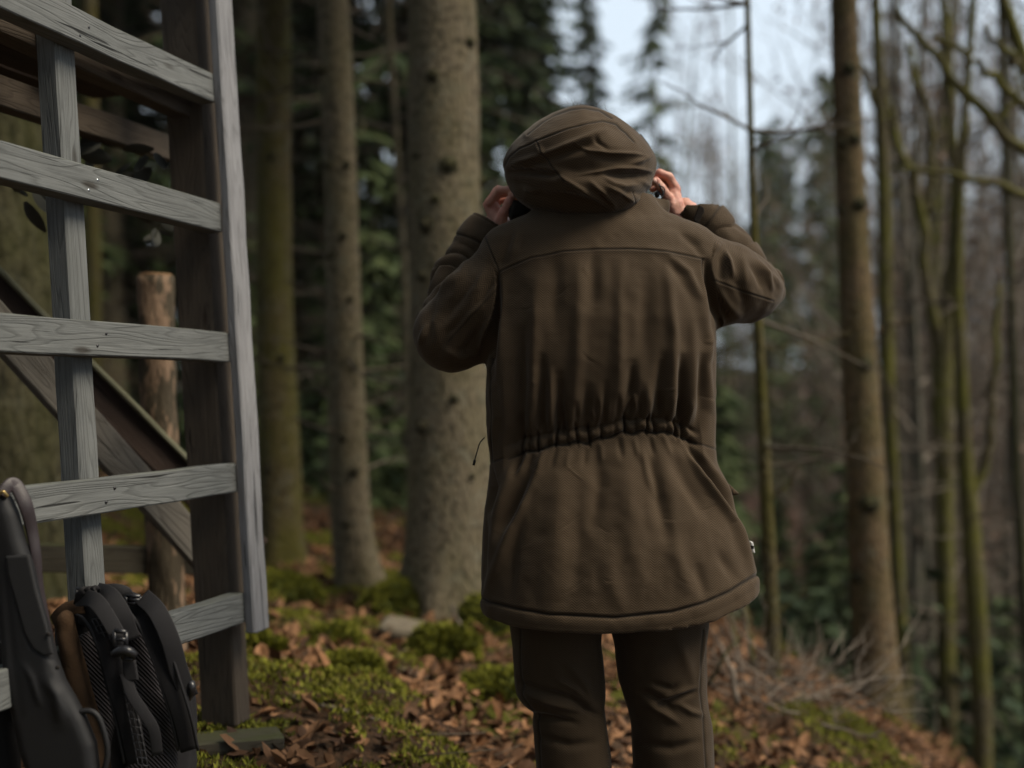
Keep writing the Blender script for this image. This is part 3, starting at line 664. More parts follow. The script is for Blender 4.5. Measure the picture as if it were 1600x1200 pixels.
# ------------------------------------------------------------------ trunks one can tell apart
def pole(name, rows, Y, label, m, n=22, rough=.035, flare=0, knots=(), branches=(), cat='tree', seed=1, group=None, top=None, base=None, dead=0, crown=False):
    """rows: (py, left, right) outline of the trunk in the photograph at depth Y"""
    pts = []; rad = []
    rows = sorted(rows, key=lambda r: -r[0])
    for py, l, r in rows:
        pts.append(P((l+r)/2, py, Y)); rad.append((r-l)/2/FPX*Y)
    # carry on below the ground and up to the crown
    x, y = pts[0].x, pts[0].y; g = gz(x, y); b = Vector((x, y, min(g-.25, pts[0].z-.1))); pts.insert(0, b); rad.insert(0, rad[0]*1.03)
    d = (pts[-1]-pts[-2]); d = d/max(d.z, .01); H = top or 9.0
    pt = pts[-1].copy(); rt = rad[-1]
    for f in (.4, 1.0):
        pts.append(pt+Vector((d.x, d.y, 1))*(H-pt.z)*f*.9); rad.append(max(rt*(1-.75*f), .012))
    cum = np.concatenate([[0], np.cumsum([(pts[i+1]-pts[i]).length for i in range(len(pts)-1)])])
    m_ = 400 if n >= 100 else 90; s = np.linspace(0, cum[-1], m_); PP = np.stack([np.interp(s, cum, [p[k] for p in pts]) for k in range(3)], 1); RR = np.interp(s, cum, rad)
    for _ in range(3): PP[1:-1] = (PP[:-2]+PP[1:-1]*2+PP[2:])/4; RR[1:-1] = (RR[:-2]+RR[1:-1]*2+RR[2:])/4
    V, F = tube(PP, RR, n); V = V[:m_*n]; cc = np.repeat(PP, n, 0); dv = V-cc; r = np.linalg.norm(dv, axis=1)
    k = 1+rough*fbm(np.stack([dv[:, 0]/r*2.2+seed, dv[:, 1]/r*2.2, cc[:, 2]*2.5], 1), seed)+rough*.5*fbm(np.stack([dv[:, 0]/r*7, dv[:, 1]/r*7, cc[:, 2]*9], 1), seed+5, 2)
    if n >= 100: k += .035*np.abs(fbm(np.stack([dv[:, 0]/r*9, dv[:, 1]/r*9, cc[:, 2]*8], 1), seed+9, 3))-.02
    if flare:
        t = np.clip(1-(cc[:, 2]-g)/.38, 0, 1)**2.2; an = np.arctan2(dv[:, 1], dv[:, 0]); k += t*flare*(.45+.8*np.clip(np.cos(an*5+seed), 0, 1))
    V = cc+dv*k[:, None]
    root = empty(name, (x, y, g), label, cat, group); mk('trunk', V, F, m, root)
    for (kx, ky, kr) in knots:
        c = P(kx, ky, Y); i = int(np.argmin(np.abs(PP[:, 2]-c.z))); ctr = Vector(PP[i]); off = c.x-ctr.x; R_ = RR[i]*.99
        yy = -math.sqrt(max(R_*R_-off*off, 0)); q = Vector((ctr.x+off, ctr.y+yy, c.z)); nrm = Vector((off, yy, 0)).normalized(); rk = kr/FPX*Y
        v, f = tube([q-nrm*.02, q+nrm*.012, q+nrm*.02, q+nrm*.004], [rk*1.5, rk*1.1, rk*.7, rk*.25], 10, False)
        mk('branch_scar', v, f, M['bark_dark'], root)
    for bp in branches:      # (points px,py,Y), r0, r1
        C = spline([P(*q) for q in bp[0]], 14); C[1:-1] += RNG.normal(0, .012, (12, 3)); v, f = tube(C, np.linspace(bp[1], bp[2], 14), 7)
        mk('branch', v, f, bp[3] if len(bp) > 3 else m, root)
    if dead:
        rn = random.Random(seed+50); prt = []
        for i in range(dead):
            z = rn.uniform(g+.5, 4.2); j = int(np.argmin(np.abs(PP[:, 2]-z))); c = Vector(PP[j]); a = rn.uniform(0, 6.28); L = rn.uniform(.25, .8)
            limbs(c, (math.cos(a), math.sin(a), rn.uniform(-.3, .25)), L, .009, 2, rn, 4, 0, .6, 3, prt)
        v, f = join(prt); tag(mk('dead_branches', v, f, M['needles_dead'], root), kind='stuff')
    if crown:
        rn = random.Random(seed+90); Q = []; tw = []
        for i in range(90):
            z = rn.uniform(4.2, H); j = int(np.argmin(np.abs(PP[:, 2]-z))); c = PP[j]; a = rn.uniform(0, 6.283); L = 2.0*(.4+.6*(H-z)/(H-4.2))*rn.uniform(.6, 1.1)
            D = (math.cos(a)*L, math.sin(a)*L, L*rn.uniform(-.2, .1)); Q.append(sprays(c, D, .3, NPR, 34, .7)); tw.append(tube([c, c+np.array(D)*.9], [.015, .004], 3, False))
        q = np.concatenate(Q); mk('crown', q, quadF(q), M['needles'], root, False); v, f = join(tw); tag(mk('limbs', v, f, M['bark_dark'], root), kind='stuff')
    placed.append((x, y)); return root
pole('spruce_tree', [(880, 408, 474), (700, 404, 468), (480, 400, 457), (300, 402, 455), (67, 401, 455)], 6.2, 'mossy trunk just right of the stand, leftmost of the three big trunks', M['bark_moss'], flare=.35, knots=[(430, 250, 5), (445, 560, 5), (425, 730, 6)], seed=3, dead=30, crown=True)
pole('spruce_tree', [(932, 530, 598), (860, 518, 584), (700, 513, 572), (480, 509, 564), (300, 507, 558), (67, 497, 548)], 5.5, 'slender brown spruce trunk, middle one of the three big trunks', M['bark_pine'], flare=.4, knots=[(508, 115, 5), (516, 262, 6), (545, 262, 5), (540, 372, 5), (550, 470, 4), (520, 402, 5), (557, 572, 5), (540, 682, 6), (558, 735, 7), (546, 815, 5)], seed=5, dead=30, crown=True)
pole('spruce_tree', [(962, 625, 778), (900, 629, 772), (760, 637, 768), (600, 639, 764), (480, 640, 760), (300, 638, 751), (67, 637, 746)], 5.0, 'thickest trunk, pale brown, standing directly behind the person\'s raised left elbow', M['bark_pine'], n=44, rough=.02, flare=.28,
     knots=[(679, 133, 9), (704, 268, 12), (670, 358, 11), (752, 283, 8), (685, 320, 6), (665, 435, 9), (712, 622, 6), (665, 665, 11), (738, 740, 5), (655, 250, 5), (735, 76, 7)], seed=9, crown=True)
pole('sapling', [(900, 640, 652), (480, 628, 641), (300, 618, 629), (67, 604, 615)], 7.4, 'thin sapling stem squeezed between the middle trunk and the thickest trunk', M['bark_pine'], n=10, seed=12, dead=34)
pole('pole_tree', [(1060, 1198, 1222), (900, 1192, 1215), (700, 1184, 1204), (500, 1176, 1192), (300, 1170, 1181), (67, 1165, 1174)], 4.7, 'slender straight pole tree just right of the jacket hem, with bare twiggy side branches', M['bark_moss'], n=12, rough=.06, seed=14,
     branches=[([(1204, 780, 4.7), (1225, 760, 4.7), (1252, 728, 4.6)], .007, .003), ([(1206, 890, 4.7), (1240, 885, 4.7), (1300, 870, 4.6)], .006, .002), ([(1186, 545, 4.7), (1240, 540, 4.8), (1330, 520, 5)], .006, .002), ([(1208, 960, 4.7), (1240, 940, 4.7), (1262, 915, 4.6)], .006, .002)], dead=16, top=8)
pole('spruce_tree', [(1112, 1336, 1412), (1050, 1335, 1404), (900, 1330, 1391), (700, 1320, 1379), (500, 1313, 1365), (300, 1307, 1352), (67, 1299, 1342)], 6.0, 'straight reddish-brown trunk on the crest, thickest of the right-hand trees', M['bark_red'], n=30, flare=.3,
     knots=[(1322, 113, 8), (1330, 222, 8), (1312, 228, 6), (1338, 322, 9), (1311, 330, 6), (1345, 570, 9), (1350, 785, 12), (1335, 900, 8), (1372, 1050, 6)], seed=17, crown=True, branches=[([(1372, 520, 6.0), (1400, 508, 5.9), (1428, 498, 5.8)], .010, .004)])
pole('mossy_tree', [(1110, 1404, 1426), (900, 1394, 1413), (700, 1384, 1402), (500, 1372, 1395), (300, 1371, 1391), (67, 1363, 1379)], 7.6, 'slim mossy tree close behind the thick reddish-brown trunk', M['bark_green'], n=12, rough=.08, seed=19, dead=30,
     branches=[([(1382, 180, 7.6), (1366, 160, 7.6), (1352, 110, 7.5), (1340, 67, 7.5)], .028, .016)])
pole('mossy_tree', [(1134, 1466, 1494), (950, 1465, 1491), (800, 1463, 1490), (600, 1456, 1487), (520, 1460, 1492), (420, 1478, 1505), (300, 1486, 1502), (67, 1472, 1486)], 8.0, 'forked mossy tree right of the thick trunk whose left arm bends away at shoulder height', M['bark_green'], n=14, rough=.08, seed=21, dead=28,
     branches=[([(1470, 560, 8), (1448, 420, 7.9), (1440, 330, 7.9), (1412, 250, 7.8), (1392, 190, 7.8), (1380, 120, 7.7)], .048, .02), ([(1446, 335, 7.9), (1455, 280, 7.9), (1452, 200, 7.9), (1432, 130, 7.9), (1418, 67, 7.9)], .034, .02)])
pole('mossy_tree', [(1134, 1520, 1550), (1000, 1513, 1545), (850, 1503, 1533), (720, 1497, 1520), (600, 1492, 1513), (420, 1486, 1503), (250, 1496, 1510), (67, 1510, 1522)], 7.2, 'bright green mossy tree with a side arm, second tree from the right edge', M['bark_green'], n=14, rough=.08, seed=23, dead=26,
     branches=[([(1518, 770, 7.2), (1540, 720, 7.2), (1548, 660, 7.2), (1556, 560, 7.2), (1562, 440, 7.2)], .036, .016)])
pole('mossy_tree', [(1134, 1602, 1622), (900, 1588, 1606), (700, 1578, 1595), (500, 1574, 1588), (300, 1566, 1578), (67, 1560, 1570)], 8.6, 'mossy tree cut by the right edge of the view', M['bark_dark'], n=12, rough=.08, seed=25, dead=26)
pole('mossy_tree', [(1100, 1452, 1466), (900, 1444, 1456), (700, 1432, 1443), (500, 1422, 1434), (300, 1426, 1436), (67, 1436, 1444)], 9.5, 'thin grey tree between the slim mossy tree and the forked tree', M['bark_grey'], n=10, rough=.08, seed=27, dead=30)
pole('leaning_tree', [(1000, 1760, 1790), (600, 1700, 1722), (300, 1640, 1662), (120, 1600, 1620), (0, 1560, 1576)], 6.5, 'tree at the right edge whose mossy boughs reach into the top right corner', M['bark_green'], n=12, rough=.08, seed=29,
     branches=[([(1660, 320, 6.5), (1600, 302, 6.4), (1520, 282, 6.3), (1450, 266, 6.3), (1395, 262, 6.3)], .030, .010), ([(1640, 260, 6.5), (1590, 230, 6.4), (1550, 190, 6.3), (1490, 120, 6.3), (1440, 60, 6.3), (1400, 10, 6.3)], .034, .016),
               ([(1625, 180, 6.5), (1560, 130, 6.2), (1510, 90, 6.1), (1460, 55, 6.1)], .026, .012), ([(1605, 110, 6.5), (1570, 80, 6.2), (1540, 40, 6.2)], .026, .014), ([(1550, 195, 6.3), (1590, 150, 6.3), (1600, 90, 6.3)], .014, .008)])
pole('spruce_tree', [(1000, -170, 108), (800, -150, 94), (600, -140, 84), (400, -130, 76), (200, -124, 70)], 3.7, 'rough mossy bark trunk at the left edge, behind the ladder', M['bark_dark'], n=110, rough=.06, seed=31, flare=.1, crown=True)
pole('spruce_tree', [(860, 136, 162), (500, 132, 158), (330, 130, 156), (67, 128, 152)], 8.2, 'slim trunk seen between the ladder\'s left post and the round bark post', M['bark_moss'], n=12, seed=33, dead=8)
pole('sapling', [(880, 326, 340), (500, 322, 334), (67, 316, 326)], 9.0, 'thin stem far behind the ladder\'s pale rail', M['bark_dark'], n=10, seed=35, dead=8)
# ------------------------------------------------------------------ the wooden high stand with its ladder
D3 = Vector((.30, .954, 0)).normalized(); W3 = Vector((-.954, .30, 0)).normalized(); U3 = (Vector((0, 0, 1))+W3*.067).normalized()
R3 = P(355, 543, 2.77)
def LP(t, w, h): return R3-D3*t+W3*w+U3*h            # t toward the viewer along a rung, w behind the ladder, h up
stand = empty('high_stand', (LP(.06, .1, 0).x, LP(.06, .1, 0).y, gz(LP(.06, .1, 0).x, LP(.06, .1, 0).y)), 'grey weathered timber hunting stand with a wide ladder, at the left edge', 'hunting stand')
sp = .3165
for k, lab in zip((3, 2, 1, 0, -1, -2), ('', '', '', '', '', '')):
    h = sp*k; t1 = 1.25 if k > -2 else 1.25
    A = LP(t1, .0225, h+{1: .0, 2: .006}.get(k, 0)); B = LP(-.012, .0225, h+{1: .002, 0: 0, -1: -.002, 2: .004}.get(k, 0))
    box_beam('rung', A, B, .071, .045, M['wood'], stand, up=U3, bev=.0025, seed=k+5)
    for (t, dz) in ((.46, .012), (.49, -.014)):
        c = LP(t, -.0005, h+dz); v, f = tube([c+W3*.003, c-W3*.0012], [.0038, .003], 8); mk('nail_head', v, f, M['steel'] if k == 1 else M['plastic'], stand)
box_beam('stile', LP(.475, .071, -1.30), LP(.475, .071, 2.2), .061, .050, M['wood'], stand, up=D3, bev=.004, seed=1)
box_beam('stile', LP(-.042, -.0135, -.697), LP(-.042, -.0135, 2.2), .074, .026, M['wood_pale'], stand, up=D3, bev=.004, seed=2)
box_beam('post', LP(-.055, .098, -.935), LP(-.055, .098, 2.4), .070, .100, M['wood_brown'], stand, up=D3, bev=.005, seed=3)
box_beam('post_batten', LP(-.100, .085, -.66), LP(-.105, .062, 2.4), .026, .05, M['wood_brown'], stand, up=D3, bev=.003, seed=4)
# horizontal bearer, bearer stub with its bolt, second bearer
box_beam('bearer', P(-160, 92, 2.25), P(262, 234, 3.16), .068, .05, M['wood_brown'], stand, seed=6)
box_beam('bearer', P(-200, -60, 2.0), P(296, 166, 2.86), .075, .055, M['wood_brown'], stand, seed=7)
c = P(249, 158, 2.735); v, f = tube([c, c+Vector((.25, -1, 0)).normalized()*.004], [.0125, .0125], 18); bo = mk('washer', v, f, M['steel'], stand)
v, f = tube([c, c+Vector((.25, -1, 0)).normalized()*.011, c+Vector((.25, -1, 0)).normalized()*.013], [.0075, .0075, .005], 6); mk('bolt_head', v, f, M['steel'], stand, False)
# floor boards of the seat, seen from below
for i in range(7):
    x = -1.02-.125*i-.02*(i % 2)
    a = Vector((x-.30, 1.7, 1.985+.004*(i % 2))); b = Vector((x+.16, 3.15, 1.985+.004*(i % 2)))
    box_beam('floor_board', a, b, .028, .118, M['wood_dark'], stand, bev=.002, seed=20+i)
box_beam('floor_edge_board', P(108, 62, 2.55), P(232, 134, 3.0), .02, .05, M['wood'], stand, seed=30)
M['wood_lit_edge'] = wood('pale_mossy_lit_edge', (.13, .13, .085), (.19, .19, .13), (.07, .07, .04))  # mossy tone paled: light on the brace's top edge put into the colour
# crossed braces and the low rail behind
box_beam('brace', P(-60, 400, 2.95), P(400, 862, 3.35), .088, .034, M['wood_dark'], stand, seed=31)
box_beam('brace_top_strip', P(-60, 364, 2.93), P(400, 826, 3.33), .013, .046, M['wood_lit_edge'], stand, seed=35)  # added strip that carries the painted lit edge of the brace
box_beam('brace', P(-80, 425, 2.62), P(352, 905, 3.12), .082, .04, M['wood_brown2'], stand, seed=32)
box_beam('low_rail', P(-60, 868, 3.15), P(345, 877, 3.36), .078, .04, M['wood_moss'], stand, seed=33)
box_beam('foot_board', Vector((-.95, 2.60, .330)), Vector((-.56, 2.76, .318)), .03, .10, M['wood_moss'], stand, seed=34)
for (px, py, Y) in ((324, 881, 2.80), (350, 700, 2.8)):
    c = P(px, py, Y); 
# round bark-stripped post
rp = empty('round_post', (P(262, 950, 3.3).x, 3.3, gz(P(262, 950, 3.3).x, 3.3)), 'round half-debarked post with a sawn top, between the ladder and the dark square post', 'post')
Cc = spline([P(266, 1130, 3.3), P(262, 950, 3.3), P(250, 700, 3.3), P(243, 432, 3.3)], 60); v, f = tube(Cc, .05, 24); n_ = 60*24
cc = np.repeat(Cc, 24, 0); dv = v[:n_]-cc; rr = np.linalg.norm(dv, axis=1); nz_ = fbm(np.stack([dv[:, 0]*30, dv[:, 1]*30, cc[:, 2]*9], 1), 4)
v[:n_] = cc+dv*(1+.10*np.clip(nz_*2.2, -.6, .6))[:, None]
def barkpost():
    t = NT('half_stripped_bark'); c = t.coord('Object', (1, 1, .35)); n = t.noise(c, 16, 4, .6); n2 = t.noise(c, 70, 4)
    k = t.mix(t.ramp(n, [(.50, (0, 0, 0)), (.56, (1, 1, 1))]), t.mix(n2, (.03, .024, .016), (.07, .055, .035)), t.mix(n2, (.13, .085, .055), (.22, .15, .10)))
    return t.done(k, .85, t.bump(t.math('ADD', n, n2), .8, .008), .2)
M['barkpost'] = barkpost(); mk('shaft', v, f, M['barkpost'], rp)
v, f = tube([P(243, 432.5, 3.3), P(243, 428, 3.3)], [.047, .045], 24); mk('sawn_top', v, f, M['cut'], rp)
# dry leafy twigs hanging under the seat
def leafV(c, L, w, d, rn, curl=.5):
    d = Vector(d).normalized(); s = d.cross(Vector((rn.uniform(-1, 1), rn.uniform(-1, 1), rn.uniform(-1, 1)))).normalized(); u = s.cross(d)
    V = []; n = 5
    for i in range(n+1):
        t = i/n; q = Vector(c)+d*L*t+u*L*curl*(t*t*.6); ww = w*math.sin(math.pi*min(.97, t*.9+.06))**.8
        V += [q-s*ww+u*ww*.45, q+u*0, q+s*ww+u*ww*.45]
    F = [(i*3+j, i*3+j+1, i*3+j+4, i*3+j+3) for i in range(n) for j in (0, 1)]
    return V, F
def leaftwig(path, leaves, label, seed):
    rn = random.Random(seed); C = spline([P(*q) for q in path], 10); o = empty('leafy_twig', tuple(C[0]), label, 'twig', 'dry leafy twigs hanging in the stand')
    v, f = tube(C, np.linspace(.003, .0015, 10), 5); mk('stem', v, f, M['bark_dark'], o)
    for (px, py, L) in leaves:
        V, F = leafV(P(px, py, path[0][2]+rn.uniform(-.05, .05)), L, L*.3, (rn.uniform(-1, 1), rn.uniform(-.6, .2), rn.uniform(-1, .1)), rn, rn.uniform(.4, 1.2)); mk('leaf', V, F, M['hangleaf'], o)
M['hangleaf'] = leafmat('dark_hanging_leaf', (.028, .030, .024), (.05, .05, .042))
leaftwig([(118, 200, 2.9), (160, 225, 2.9), (225, 240, 2.95), (258, 262, 3.0)], [(125, 222, .07), (140, 235, .075), (158, 225, .07), (175, 250, .08), (192, 235, .075), (205, 255, .07), (222, 245, .08), (236, 262, .06), (246, 240, .07), (185, 270, .06)], 'dark curled leaves on a twig in the gap under the seat bearer', 5)
leaftwig([(10, 262, 2.8), (30, 290, 2.8), (62, 300, 2.85)], [(10, 285, .07), (24, 300, .08), (38, 315, .075), (52, 296, .07), (60, 305, .05)], 'dark curled leaves below the long rung at the left edge', 6)
leaftwig([(262, 330, 3.0), (250, 350, 3.0), (240, 375, 3.0)], [(252, 345, .06), (244, 358, .06), (238, 350, .05), (250, 362, .05), (236, 366, .055)], 'small tuft of leaves beside the dark square post', 8)

# ------------------------------------------------------------------ backpack
bp = empty('backpack', (-.72, 2.18, gz(-.72, 2.18)), 'black hiking backpack with padded straps, leaning on the ladder foot', 'backpack')
YB = 2.16
body = [(112, 940), (135, 922), (165, 925), (200, 930), (232, 950), (258, 990), (280, 1040), (296, 1085), (300, 1150), (296, 1290), (150, 1320), (128, 1180), (110, 1080), (98, 1000), (97, 960)]
v, f = puff(body, YB+.10, .17, .055, .007, rel=4); q = toPx(v)
v[:, 1] += strokes(q, [([(150, 960), (190, 1060), (215, 1180)], 14, .010), ([(112, 1000), (170, 1090), (215, 1110)], 7, .004)]); v += (fbm(v*22, 3)*.0022)[:, None]
mk('pack_body', v, f, M['black_cloth'], bp)
v, f = puff([(118, 995), (140, 985), (165, 1000), (178, 1050), (182, 1120), (170, 1180), (150, 1180), (140, 1110), (128, 1050)], YB+.012, .03, .013, .004, rel=3); mk('back_pad', v, f, M['airmesh'], bp)
v, f = puff([(196, 968), (212, 965), (232, 1000), (250, 1050), (262, 1110), (266, 1200), (226, 1210), (216, 1120), (206, 1040)], YB+.014, .03, .013, .004, rel=3); mk('back_pad', v, f, M['airmesh'], bp)
v, f = puff([(186, 1060), (222, 1040), (262, 1085), (280, 1150), (275, 1220), (200, 1230)], YB+.012, .028, .013, .004, rel=3); mk('lumbar_pad', v, f, M['airmesh'], bp)
# padded shoulder straps
SL = [P(128, 958, YB+.02), P(150, 965, YB-.035), P(170, 1000, YB-.055), P(185, 1060, YB-.06), P(200, 1120, YB-.055), P(214, 1190, YB-.04)]
v, f = ribbon(SL, [.042, .048, .050, .048, .042, .036], .013, 40, (.35, -1, .1)); sL = mk('shoulder_strap', v, f, M['black_cloth'], bp)
SR = [P(205, 950, YB+.02), P(226, 962, YB-.02), P(250, 1010, YB-.03), P(270, 1070, YB-.03), P(285, 1120, YB-.02), P(296, 1170, YB)]
v, f = ribbon(SR, [.040, .044, .044, .042, .038, .034], .013, 40, (.35, -1, .1)); sR = mk('shoulder_strap', v, f, M['black_cloth'], bp)
for S_, par, off in ((SL, sL, .020), (SR, sR, .018)):
    for e, sd_ in ((1, 1), (-1, 1)):
        C = spline([p+Vector((e*off*1.05, -.009, 0)) for p in S_], 30); v, f = tube(C, .0032, 6); mk('edge_binding', v, f, M['webbing'], par)
v, f = ribbon([P(122, 935, YB-.02), P(150, 940, YB-.06), P(180, 985, YB-.075), P(190, 1010, YB-.075)], [.03, .03, .028, .025], .003, 24, (.3, -1, .3)); mk('webbing', v, f, M['webbing'], sL)
v, f = ribbon([P(150, 922, YB-.01), P(172, 930, YB-.05), P(192, 960, YB-.06), P(206, 1000, YB-.05)], .030, .003, 24, (.3, -1, .3)); mk('webbing', v, f, M['webbing'], sL)
v, f = ribbon([P(196, 1052, YB-.078), P(206, 1085, YB-.085), P(222, 1110, YB-.085), P(240, 1140, YB-.08), P(246, 1180, YB-.07)], .020, .003, 24, (.3, -1, .2)); mk('webbing', v, f, M['webbing'], sL)
v, f = ribbon([P(222, 932, YB-.01), P(245, 955, YB-.04), P(266, 1000, YB-.045), P(280, 1050, YB-.035), P(296, 1090, YB-.02)], .034, .003, 24, (.35, -1, .2)); mk('webbing', v, f, M['webbing'], sR)
# strap patch and grid of netting
v, f = puff([(191, 1032), (212, 1031), (217, 1063), (194, 1065)], YB-.078, .008, .002, .002, rel=1); mk('strap_patch', v, f, M['webbing'], sL)
net = []
for i in range(11):
    y = 1075+i*12; x = 199+i*2.3
    net.append(tube([P(x-7, y, YB-.066), P(x+9, y+2, YB-.066)], .0012, 4)); 
    if i < 10:
        for dx in (-6, 1, 8): net.append(tube([P(x+dx, y, YB-.066), P(x+dx+2.3, y+12, YB-.066)], .0011, 4))
for i in range(8):
    y = 968+i*11; x = 143+i*5.5
    net.append(tube([P(x, y, YB-.060), P(x+15, y-3, YB-.060)], .0012, 4))
    for dx in (0, 7, 14): net.append(tube([P(x+dx, y, YB-.060), P(x+dx+5.5, y+11, YB-.060)], .0011, 4))
v, f = join(net); mk('netting', v, f, plain('grey_net', (.05, .05, .056), .6), sL)
# ladder-lock buckles
def buckle(cx, cy, Y, w, h, par, name='buckle'):
    out = []
    for a, b, c_, d_ in ((-w, -h, w, -h*.8), (-w, h, w, h), (-w, -h, -w, h), (w, -h*.8, w, h), (-w, 0, w, .1*h)):
        out.append(tube([P(cx+a, cy+b, Y), P(cx+c_, cy+d_, Y-.002)], [.0042, .0042], 8))
    v, f = join(out); mk(name, v, f, M['plastic'], par)
buckle(188, 998, YB-.085, 9, 13, sL); buckle(200, 1022, YB-.087, 8, 8, sL)
buckle(134, 928, YB-.02, 14, 8, bp); buckle(208, 937, YB-.01, 11, 6, bp)
v, f = tube(spline([P(176, 1022, YB-.088), P(196, 1016, YB-.10), P(212, 1024, YB-.09)], 10), [.006, .008, .009, .009, .009, .009, .009, .008, .008, .006], 8); mk('buckle_tongue', v, f, M['plastic'], sL)
for k in range(5):      # loose webbing round the top buckle
    v, f = ribbon([P(120+k*5, 945-k*3, YB-.02), P(128+k*5, 924-k, YB-.035), P(146+k*2, 922+k, YB-.02)], .014, .0025, 12); 
    if k % 2 == 0: mk('strap_end', v, f, M['webbing'], bp)
v, f = tube(spline([P(286, 1072, YB), P(298, 1068, YB-.02), P(299, 1080, YB-.02), P(292, 1092, YB)], 12), .008, 8); mk('side_toggle', v, f, M['plastic'], bp)
# haul handle
v, f = ribbon([P(160, 935, YB+.03), P(165, 922, YB), P(195, 925, YB), P(205, 948, YB+.03)], .022, .008, 20); mk('haul_handle', v, f, M['webbing'], bp)
# brown suede flap at the pack's left side
v, f = puff([(88, 965), (100, 952), (112, 958), (118, 985), (128, 1030), (140, 1075), (150, 1110), (166, 1150), (178, 1250), (140, 1260), (120, 1160), (105, 1080), (92, 1010)], YB-.035, .045, .018, .005, rel=3)
v[:, 1] += fbm(v*14, 8)*.006; mk('suede_flap', v, f, M['suede'], bp)
v, f = ribbon([P(84, 972, YB+.0), P(100, 955, YB-.01), P(125, 948, YB-.01), P(140, 952, YB+.01)], .03, .006, 20, (.2, -1, .8)); mk('top_trim', v, f, M['suede'], bp)

# ------------------------------------------------------------------ shotgun leaning butt-up, with its sling
gun = empty('shotgun', (-.86, 2.0, gz(-.86, 2.0)), 'black synthetic-stocked gun leaning at the left edge, in front of the backpack', 'gun')
YG = 2.03
stk = [(-12, 764), (4, 764), (16, 775), (28, 800), (38, 840), (52, 880), (62, 930), (78, 985), (90, 1030), (102, 1062), (118, 1090), (134, 1120), (150, 1160), (160, 1240), (60, 1250), (34, 1180), (20, 1120), (6, 1040), (0, 960), (-6, 880), (-12, 820)]
v, f = puff(stk, YG, .045, .021, .0035, rel=3); q = toPx(v)
fr = v[:, 1] < YG
v[:, 1] -= np.where(fr, strokes(q, [([(38, 1040), (50, 1060), (62, 1100)], 5, .004), ([(70, 1060), (90, 1085), (96, 1130)], 10, .006), ([(20, 900), (48, 1010), (80, 1032), (92, 1030)], 3, -.0035), ([(0, 850), (14, 990), (30, 1120)], 8, -.003)]), 0)
mk('stock', v, f, M['stock'], gun)
v, f = puff([(8, 868), (46, 866), (58, 920), (74, 975), (84, 1022), (70, 1026), (52, 1015), (38, 990), (24, 940), (12, 900)], YG-.0215, .008, .0035, .0025, rel=2); pn = mk('cheek_panel', v, f, M['stock_pad'], gun)
for (a, b) in ((76, 991), (90, 1043)):
    c = P(a, b, YG-.0265); v, f = tube([c, c-Vector((0, .0025, 0))], [.0042, .0035], 10); mk('screw', v, f, M['lining'], pn)
v, f = tube(spline([P(98, 1100, YG-.005), P(108, 1112, YG-.005), P(124, 1112, YG-.005), P(144, 1112, YG-.005), P(158, 1130, YG-.005), P(168, 1180, YG-.005), P(150, 1240, YG-.005)], 30), .0055, 8); mk('trigger_guard', v, f, M['stock'], gun)
v, f = tube(spline([P(118, 1150, YG), P(124, 1170, YG), P(136, 1190, YG)], 8), .003, 6); mk('trigger', v, f, M['steel'], gun)
v, f = tube([P(90, 1200, YG), P(150, 1560, YG+.05)], [.016, .012], 16); mk('barrel', v, f, M['plastic'], gun)
v, f = ribbon([P(2, 775, YG-.02), P(12, 760, YG-.01), P(24, 758, YG), P(40, 790, YG+.0), P(50, 830, YG+.01), P(56, 868, YG+.01), P(62, 920, YG+.015), P(78, 1000, YG+.03), P(92, 1060, YG+.05)], [.020, .022, .024, .024, .02, .018, .014, .014, .014], .007, 60, (.9, -1, .2)); mk('sling', v, f, M['leather'], gun)
v, f = tube(spline([P(-4, 776, YG-.024), P(4, 768, YG-.03), P(12, 776, YG-.024)], 10), .003, 8); mk('sling_swivel', v, f, plain('brass_swivel', (.35, .25, .1), .35, .5, Metallic=.8), gun)
# second dark case further left
cs = empty('gun_case', (-.95, 2.0, gz(-.95, 2.0)), 'black soft case at the far left edge, beside the gun', 'case')
v, f = puff([(-40, 930), (-8, 930), (4, 985), (10, 1060), (22, 1110), (30, 1180), (30, 1290), (-40, 1290)], YG+.04, .05, .02, .006, rel=3); mk('shell', v, f, M['black_cloth'], cs)
for (a, b) in ((5, 1002), (23, 1082)):
    c = P(a, b, YG+.005); v, f = tube([c, c-Vector((0, .006, 0))], [.004, .003], 10); mk('rivet', v, f, M['steel'], cs)
# ------------------------------------------------------------------ the person
YT = 2.42
pk = YT/FPX
pg = gz(.20, YT)
person = empty('person', (.20, YT, pg), 'person seen from behind in an olive-brown herringbone parka, both hands pulling the hood forward', 'person')
def wx(px, Y=YT): return (px-800)/FPX*Y
def wz(py, Y=YT): return CZ-(py-HY)/FPX*Y
# --- jacket: torso profile (py, left px, right px, back depth, front depth)
TP = np.array([(318, 872, 985, .050, .05), (332, 855, 1003, .062, .06), (344, 826, 1030, .078, .07), (356, 794, 1062, .090, .08), (372, 774, 1088, .100, .09), (400, 768, 1106, .112, .10), (450, 772, 1114, .128, .11), (500, 769, 1118, .135, .12),
  (560, 761, 1118, .132, .125), (620, 758, 1116, .122, .13), (660, 759, 1117, .112, .13), (690, 762, 1117, .107, .13), (720, 765, 1119, .112, .13), (760, 762, 1135, .128, .135), (800, 756, 1149, .140, .14), (850, 753, 1166, .152, .15), (900, 752, 1180, .162, .155), (950, 754, 1188, .168, .16), (1010, 757, 1194, .170, .16)], float)
zt = wz(TP[:, 0])[::-1]; xlt = wx(TP[:, 1])[::-1]; xrt = wx(TP[:, 2])[::-1]; bbt = TP[::-1, 3]; fft = TP[::-1, 4]
